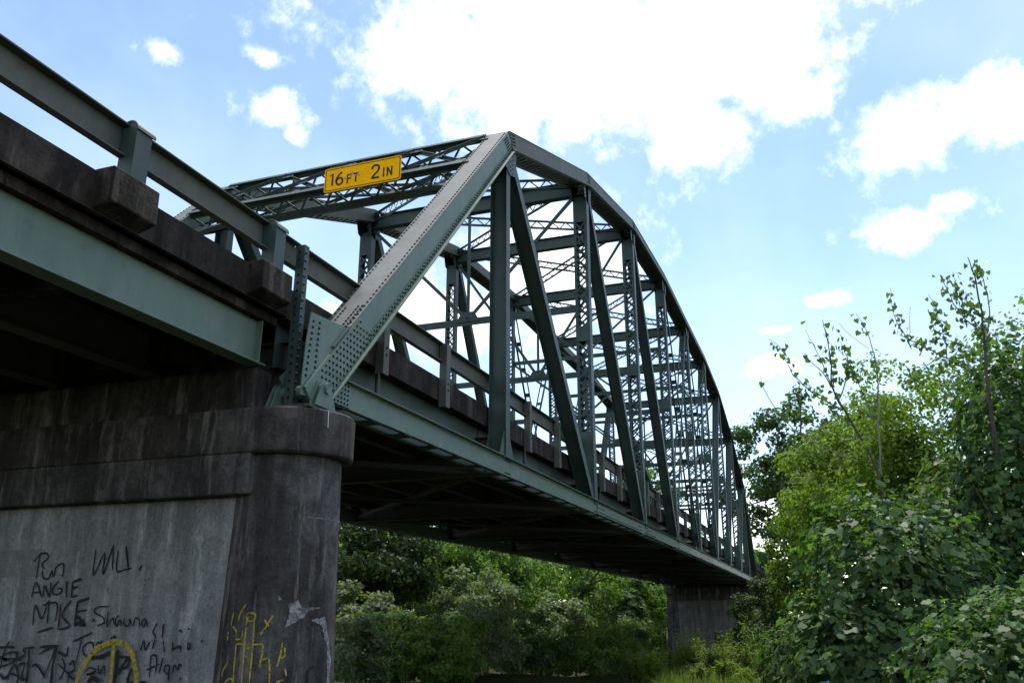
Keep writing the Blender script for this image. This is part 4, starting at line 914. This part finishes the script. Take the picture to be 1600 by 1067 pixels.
tree('broadleaf_tree', 'sunlit green tree behind the vine-covered tree on the right', 'tree', 19.5, -8.3, 9, 6.0, (2.6, 2.6, 3.4), 'leaf_bright', .14, 110, 24000, 65, 'bark', .15, RT)
tree('broadleaf_tree', 'green tree at the right picture edge behind the vines', 'tree', 16.0, -11.5, 9, 6.2, (2.6, 2.6, 3.6), 'leaf_mid', .14, 110, 18000, 66, 'bark', .15, RT)
tree('shrub', 'small-leaved pale shrub beside the right edge of the far pier', 'shrub', 36.5, -2.6, 4, 2.4, (1.7, 1.5, 2.2), 'leaf_olive', .15, 60, 8000, 67, 'bark', .06, RT)
tree('shrub', 'dark shrub growing in front of the far pier wall', 'shrub', 33.0, -2.4, 3.5, 2.2, (1.9, 1.7, 2.2), 'leaf_deep', .14, 60, 10000, 68, 'bark', .06, RT)
# vine-draped mounds
def vine_mound(label, blobs, n, lsize, seed, base, mat='leaf_vine', nsingle=0, group='vine-covered growth on the right'):
    rg = np.random.default_rng(seed); root = thing('vine_mound', label, 'vines', base, group); B0 = np.array(base)
    pts, nors = [], []
    w = np.array([b[1][0] * b[1][2] for b in blobs]); w = w / w.sum()
    for (c, r), q in zip(blobs, w):
        m_ = int(n * q); d = rg.normal(size=(m_, 3)); d /= np.linalg.norm(d, axis=1, keepdims=True)
        lump = 1 + .17 * np.sin(d[:, :1] * 7 + d[:, 1:2] * 5 + seed) * np.cos(d[:, 2:3] * 8 + seed) + .07 * np.sin(d[:, 1:2] * 17 + d[:, 2:3] * 13)
        rr = lump * (1 - np.abs(rg.normal(0, .16, (m_, 1))))
        pts.append(np.array(c) - B0 + d * np.array(r) * rr); nors.append(d / np.array(r) * 1.2 + np.array([0, 0, .55]) + rg.normal(size=(m_, 3)) * .38)
    pts, nors = np.concatenate(pts), np.concatenate(nors); keep = pts[:, 2] > -.1; pts, nors = pts[keep], nors[keep]
    sizes = lsize * rg.uniform(.4, 1.45, len(pts))
    if nsingle:      # the leaves nearest the open side are single objects
        cv = np.array(CAM) - B0; dist = np.linalg.norm(pts - cv, axis=1); order = np.argsort(dist)[:nsingle * 6]; pick = rg.choice(order, nsingle, replace=False)
        S = np.array(SHAPES['lobed']); lm = bpy.data.meshes.new('leaf'); lm.from_pydata([tuple(p) for p in S], [], [tuple(range(len(S)))]); lm.materials.append(MAT[mat])
        for i in pick:
            o = bpy.data.objects.new('leaf', lm); COL.objects.link(o); o.parent = root; o.location = V(pts[i])
            nn = V(nors[i]).normalized(); a = V((rg.normal(), rg.normal(), -1.2)); a = (a - nn * a.dot(nn)).normalized(); b = nn.cross(a); s = float(sizes[i])
            o.rotation_euler = Matrix((a, b, nn)).transposed().to_euler(); o.scale = (s, s, s * rg.uniform(.3, 1.6))
        mk = np.ones(len(pts), bool); mk[pick] = False; pts, nors, sizes = pts[mk], nors[mk], sizes[mk]
    leaves('foliage', mat, pts, nors, sizes, root, 'lobed', seed, 'stuff', .6)
    sel = rg.choice(len(pts), int(len(pts) * .55))       # a finer-leaved plant grows through the vines
    leaves('undergrowth', 'leaf_mid', pts[sel] * (1 + rg.normal(0, .02, (len(sel), 3))), nors[sel] + rg.normal(size=(len(sel), 3)), .055 * rg.uniform(.6, 1.5, len(sel)), root, 'quad', seed + 5, 'stuff')
    m = MB()
    for i in range(26):     # woody stems inside and a few runners outside
        c, r = blobs[rg.integers(len(blobs))]; p0 = V(c) + V((rg.uniform(-.3, .3) * r[0], rg.uniform(-.3, .3) * r[1], -r[2] * .8)); d = rg.normal(size=3); d[2] = abs(d[2]); d /= np.linalg.norm(d)
        p2 = V(c) + V(d * np.array(r) * rg.uniform(.7, 1.06)); p1 = p0.lerp(p2, .5) + V(rg.normal(size=3)) * .25
        m.tube([p0, p1, p2], [.022, .014, .004], 5)
    m.build('stem', 'bark_pale', root)
    return root
vine_mound('large-leaved vine mound draped over a shrub, nearest the bridge', [((6.0, -5.85, -2.75), (1.3, 1.15, 1.95)), ((5.6, -5.35, -3.4), (1.2, .95, 1.15)), ((6.4, -6.6, -3.0), (1.3, 1.1, 1.9)), ((5.2, -6.0, -3.5), (.9, .9, 1.0)), ((7.0, -5.5, -3.5), (1.1, .9, 1.2))], 16000, .10, 71, (6.1, -5.8, -4.4), nsingle=150)
vine_mound('tall vine-smothered tree rising at the right picture edge', [((7.6, -8.15, -.9), (1.15, 1.0, 2.7)), ((8.4, -9.1, -1.0), (1.3, 1.2, 2.6)), ((8.4, -7.5, -1.7), (1.0, .85, 1.8)), ((7.2, -9.1, -2.4), (1.4, 1.2, 2.0))], 18000, .095, 72, (7.6, -7.7, -4.4), nsingle=90)
vine_mound('low tangle of vines in the bottom right corner', [((3.4, -6.9, -3.6), (1.0, 1.1, 1.35)), ((4.2, -7.6, -3.6), (1.1, 1.1, 1.5)), ((4.6, -6.6, -3.9), (1.0, .9, .9))], 8000, .085, 73, (3.6, -7.0, -4.4), nsingle=60)
vine_mound('darker low vine growth left of the big mound', [((9.6, -4.6, -3.7), (1.1, .8, 1.0)), ((10.6, -5.2, -3.3), (1.2, 1.0, 1.4))], 7000, .10, 74, (10, -4.9, -4.5), 'leaf_dark')
# saplings with sparse heart-shaped leaves
SAP1 = [[0.35,0.03,[[5.75,-6.08,-1.7],[5.72,-6.04,-0.89],[5.69,-5.97,-0.38],[5.68,-5.75,0.16],[5.65,-5.55,0.66],[5.62,-5.57,1.15],[5.59,-5.52,1.77]]],[0.5,0.012,[[5.77,-5.56,0.69],[5.73,-5.41,1.2],[5.69,-5.25,1.67]]],[0.8,0.014,[[5.77,-5.64,0.38],[5.81,-5.34,0.61],[5.84,-5.01,1.01],[5.86,-4.86,1.45],[5.89,-4.68,1.64]]],[0.5,0.012,[[5.76,-5.75,0.18],[5.78,-5.47,0.9],[5.8,-5.24,1.24],[5.81,-5.18,1.3]]],[0.45,0.016,[[5.75,-6.06,-0.61],[5.7,-6.14,0.33],[5.66,-6.19,0.9],[5.62,-6.13,1.5],[5.59,-6.0,1.81]]],[0.05,0.014,[[5.76,-5.77,-0.42],[5.77,-5.35,-0.18],[5.76,-4.84,0.24],[5.74,-4.56,0.77],[5.73,-4.49,1.14]]],[0,0.006,[[5.78,-5.12,0.03],[5.77,-5.03,0.53]]],[2.2,0.012,[[5.77,-5.61,0.53],[5.72,-5.8,0.95],[5.68,-5.77,1.3],[5.64,-5.71,1.45]]],[2.0,0.01,[[5.77,-5.57,0.79],[5.81,-5.58,1.21],[5.85,-5.62,1.47]]],[1.6,0.012,[[5.75,-6.07,0.15],[5.69,-5.94,0.68],[5.63,-5.8,0.98]]],[1.6,0.01,[[5.76,-5.75,0.13],[5.76,-5.5,0.39],[5.75,-5.35,0.65],[5.74,-5.2,0.81]]],[0.6,0.008,[[5.77,-5.57,1.19],[5.77,-5.56,1.61],[5.78,-5.54,1.77]]],[0,0.005,[[5.74,-6.13,1.28],[5.75,-5.91,1.51],[5.74,-5.75,1.74]]]]
SAP2 = [[1.0,0.035,[[6.74,-7.77,-0.36],[6.71,-7.79,0.62],[6.66,-7.83,1.22],[6.62,-7.88,1.83],[6.59,-7.87,2.46],[6.56,-7.82,2.88]]],[1.2,0.014,[[6.73,-7.88,1.44],[6.67,-8.01,2.04],[6.64,-7.99,2.57],[6.62,-7.93,2.74]]],[1.6,0.014,[[6.73,-7.87,1.65],[6.81,-7.62,2.03],[6.87,-7.49,2.51],[6.91,-7.45,2.78]]],[1.5,0.016,[[6.76,-7.68,1.0],[6.82,-7.33,1.31],[6.88,-7.0,1.58],[6.91,-6.79,1.78],[6.93,-6.66,2.19],[6.93,-6.67,2.64]]],[1.4,0.01,[[6.82,-7.33,1.31],[6.75,-7.32,1.83],[6.7,-7.21,2.21]]],[1.4,0.01,[[6.76,-7.68,1.79],[6.75,-7.65,2.34],[6.75,-7.6,2.73]]],[0,0.007,[[6.88,-6.83,1.74],[6.87,-6.92,2.25]]],[2.4,0.012,[[6.74,-7.8,1.24],[6.74,-7.57,1.48],[6.74,-7.27,1.62],[6.74,-6.99,1.59]]],[2.2,0.012,[[6.71,-7.94,1.85],[6.79,-7.73,2.23],[6.86,-7.58,2.38]]],[1.5,0.01,[[6.83,-7.24,1.33],[6.81,-6.94,1.19],[6.76,-6.77,1.03]]],[1.8,0.012,[[6.73,-7.84,0.93],[6.77,-7.49,1.23],[6.8,-7.21,1.16]]],[1.0,0.007,[[6.71,-7.98,1.63],[6.67,-8.16,1.34],[6.64,-8.34,1.16]]],[0.8,0.007,[[6.71,-7.95,0.81],[6.64,-8.26,1.06],[6.6,-8.38,1.3]]],[1.8,0.01,[[6.72,-7.89,1.65],[6.76,-7.77,1.89],[6.79,-7.67,2.13]]],[1.4,0.008,[[6.84,-7.16,1.77],[6.86,-7.3,2.09],[6.91,-7.22,2.45]]]]

hm = bpy.data.meshes.new('leaf'); hm.from_pydata(SHAPES['heart'], [], [tuple(range(8))]); hm.materials.append(MAT['leaf_heart'])
def sapling(label, stems, seed):
    rg = np.random.default_rng(seed); b = stems[0][2][0]; root = thing('sapling', label, 'sapling', b, 'bare-tipped saplings above the vines')
    big = None; n = 0
    for dens, r0, pts in stems:
        pts = [V(p) for p in pts]; fine = []
        for i in range(len(pts) - 1):
            p0, p1, p2, p3 = pts[max(i - 1, 0)], pts[i], pts[i + 1], pts[min(i + 2, len(pts) - 1)]
            for q in range(5):
                t = q / 5; fine.append(.5 * ((2 * p1) + (p2 - p0) * t + (2 * p0 - 5 * p1 + 4 * p2 - p3) * t * t + (3 * p1 - p0 - 3 * p2 + p3) * t * t * t) + V(rg.normal(size=3)) * .006)
        fine.append(pts[-1]); m = MB(); k = len(fine)
        m.tube(fine, [max(.0035, r0 * (1 - .85 * i / k)) for i in range(k)], 5); m.build('branch', 'bark' if r0 > .025 else 'bark_pale', root)
        ln = sum((fine[i + 1] - fine[i]).length for i in range(k - 1))
        for j in range(int(dens * ln * 19)):
            n += 1
            p = fine[min(int(rg.uniform(.15, .93) * k), k - 1)] + V(rg.normal(size=3)) * .055
            o = bpy.data.objects.new('leaf', hm); COL.objects.link(o); o.parent = root; o.location = p - V(b); s = rg.uniform(.055, .10)
            nn = V((rg.normal(), rg.normal() , rg.normal() * .6)).normalized(); a = V((rg.normal() * .5, rg.normal() * .5, -1)); a = (a - nn * a.dot(nn)).normalized(); c = nn.cross(a)
            o.rotation_euler = Matrix((a, c, nn)).transposed().to_euler(); o.scale = (s, s, s)
    return root
sapling('sapling with few heart-shaped leaves above the big vine mound', SAP1, 81)
sapling('leafier sapling with bare tips above the tall vines at right', SAP2, 82)
# weeds and grass in front of the far pier
def weed(label, x, y, h, n, mat, seed):
    rg = np.random.default_rng(seed); z0 = gz(x, y); root = thing('tall_weed', label, 'weed', (x, y, z0), 'weeds in front of the far pier')
    m = MB(); P_, N_ = [], []
    for i in range(n):
        a = rg.uniform(0, 6.28); r = rg.uniform(0, .5) * h; e = V((math.cos(a) * r, math.sin(a) * r, h * rg.uniform(.6, 1.05))); b = V((math.cos(a) * r * .3, math.sin(a) * r * .3, -.05))
        m.tube([b, b.lerp(e, .5) + V((0, 0, .05)), e], [.012, .009, .003], 4)
        for j in range(70):
            t = rg.uniform(.2, 1); P_.append(np.array(b.lerp(e, t)) + rg.normal(size=3) * .05 * h); N_.append(rg.normal(size=3) * .6 + np.array([0, 0, 1]))
    leaves('foliage', mat, np.array(P_), np.array(N_), .15 * rg.uniform(.6, 1.3, len(P_)), root, 'blade', seed, None, .2)
    me = m.mesh('stem'); o = bpy.data.objects.new('stem', me); COL.objects.link(o); me.materials.append(MAT['bark_pale']); o.parent = root
WL = ['bright leafy weed clump below the left edge of the far pier', 'taller bright weed in front of the far pier wall', 'upright weed before the middle of the far pier', 'weed clump right of the far pier', 'thin weed at the foot of the dark shrub', 'yellowish weed clump at the bottom edge left of the blue tub', 'weed clump at the bottom edge under the far pier', 'weed clump just left of the far pier', 'pale dry weed by the blue tub', 'weed clump low in front of the vines', 'broad green weed at the bottom edge between bushes and far pier', 'pale weed clump in the middle of the weed patch', 'bright weed bordering the last bush', 'low weed clump centred on the bottom edge of the weed patch', 'weed clump next to the last green bush', 'low bright weed toward the blue tub', 'weed clump under the middle of the far pier', 'tall green weed against the right half of the far pier', 'tall green weed between far pier and vines']
for i, (x, y, h, n, mt) in enumerate(((31, 1.1, 1.5, 26, 'leaf_weed'), (33, .6, 2.0, 24, 'leaf_bright'), (30, -.9, 1.7, 14, 'leaf_weed'), (27, -2.0, 1.2, 18, 'leaf_weed'), (25, -3.0, 1.1, 16, 'leaf_weed'), (21, -2.0, .75, 22, 'leaf_weed'), (26, .2, .9, 24, 'leaf_weed'), (36, 2.6, 1.5, 22, 'leaf_weed'), (17.5, -3.6, .5, 10, 'leaf_weed'), (16, -4.6, .6, 14, 'leaf_mid'), (20, .2, .9, 26, 'leaf_bright'), (23.5, -1.2, 1.1, 24, 'leaf_weed'), (29, 2.4, 1.3, 26, 'leaf_bright'), (19, -1.4, .8, 26, 'leaf_weed'), (22, 1.2, 1.0, 26, 'leaf_weed'), (18, -2.8, .7, 22, 'leaf_bright'), (24.5, -.3, 1.2, 26, 'leaf_weed'), (34, -1.2, 2.3, 22, 'leaf_mid'), (29, -2.4, 2.0, 18, 'leaf_mid'))):
    weed(WL[i], x, y, h, n, mt, 90 + i)
rg = np.random.default_rng(99); n = 60000
gxs = rg.uniform(7, 62, n); gys = rg.uniform(-11, 1.8, n); gzs = np.array([gz(a, b) for a, b in zip(gxs, gys)])
kp = gys < .2 * gxs - 3.9; gxs, gys, gzs, n = gxs[kp], gys[kp], gzs[kp], int(kp.sum())
gr = leaves('grass', 'leaf_weed', np.stack([gxs, gys, gzs - .02], 1), np.stack([rg.normal(size=n), rg.normal(size=n), rg.uniform(.1, .5, n)], 1), rg.uniform(.2, .6, n), None, 'grass', 99, 'stuff', -1.2)
gr['label'] = 'rough grass and low weeds on the river bank'; gr['category'] = 'grass'
# blue tub half hidden in the grass
bx, by = 3.87, -5.04; bz = gz(bx, by)
tub = thing('plastic_tub', 'small blue plastic tub at the bottom edge in front of the vines', 'tub', (bx, by, bz)); 
m = MB(); o, k = m.rev(bx, by, [(.0, bz), (.075, bz), (.098, bz + .27), (.108, bz + .27), (.109, bz + .29), (.092, bz + .29), (.072, bz + .02), (0, bz + .02)], 24)
m.build('tub_shell', 'blue_plastic', tub, smooth=False)
m = MB(); m.tube([(bx, by - .105, bz + .28), (bx - .08, by - .08, bz + .22), (bx - .115, by, bz + .18), (bx - .08, by + .08, bz + .22), (bx, by + .105, bz + .28)], .004, 6); m.build('handle', 'bare_metal', tub)
tub.rotation_euler = (-.28, .0, .3)
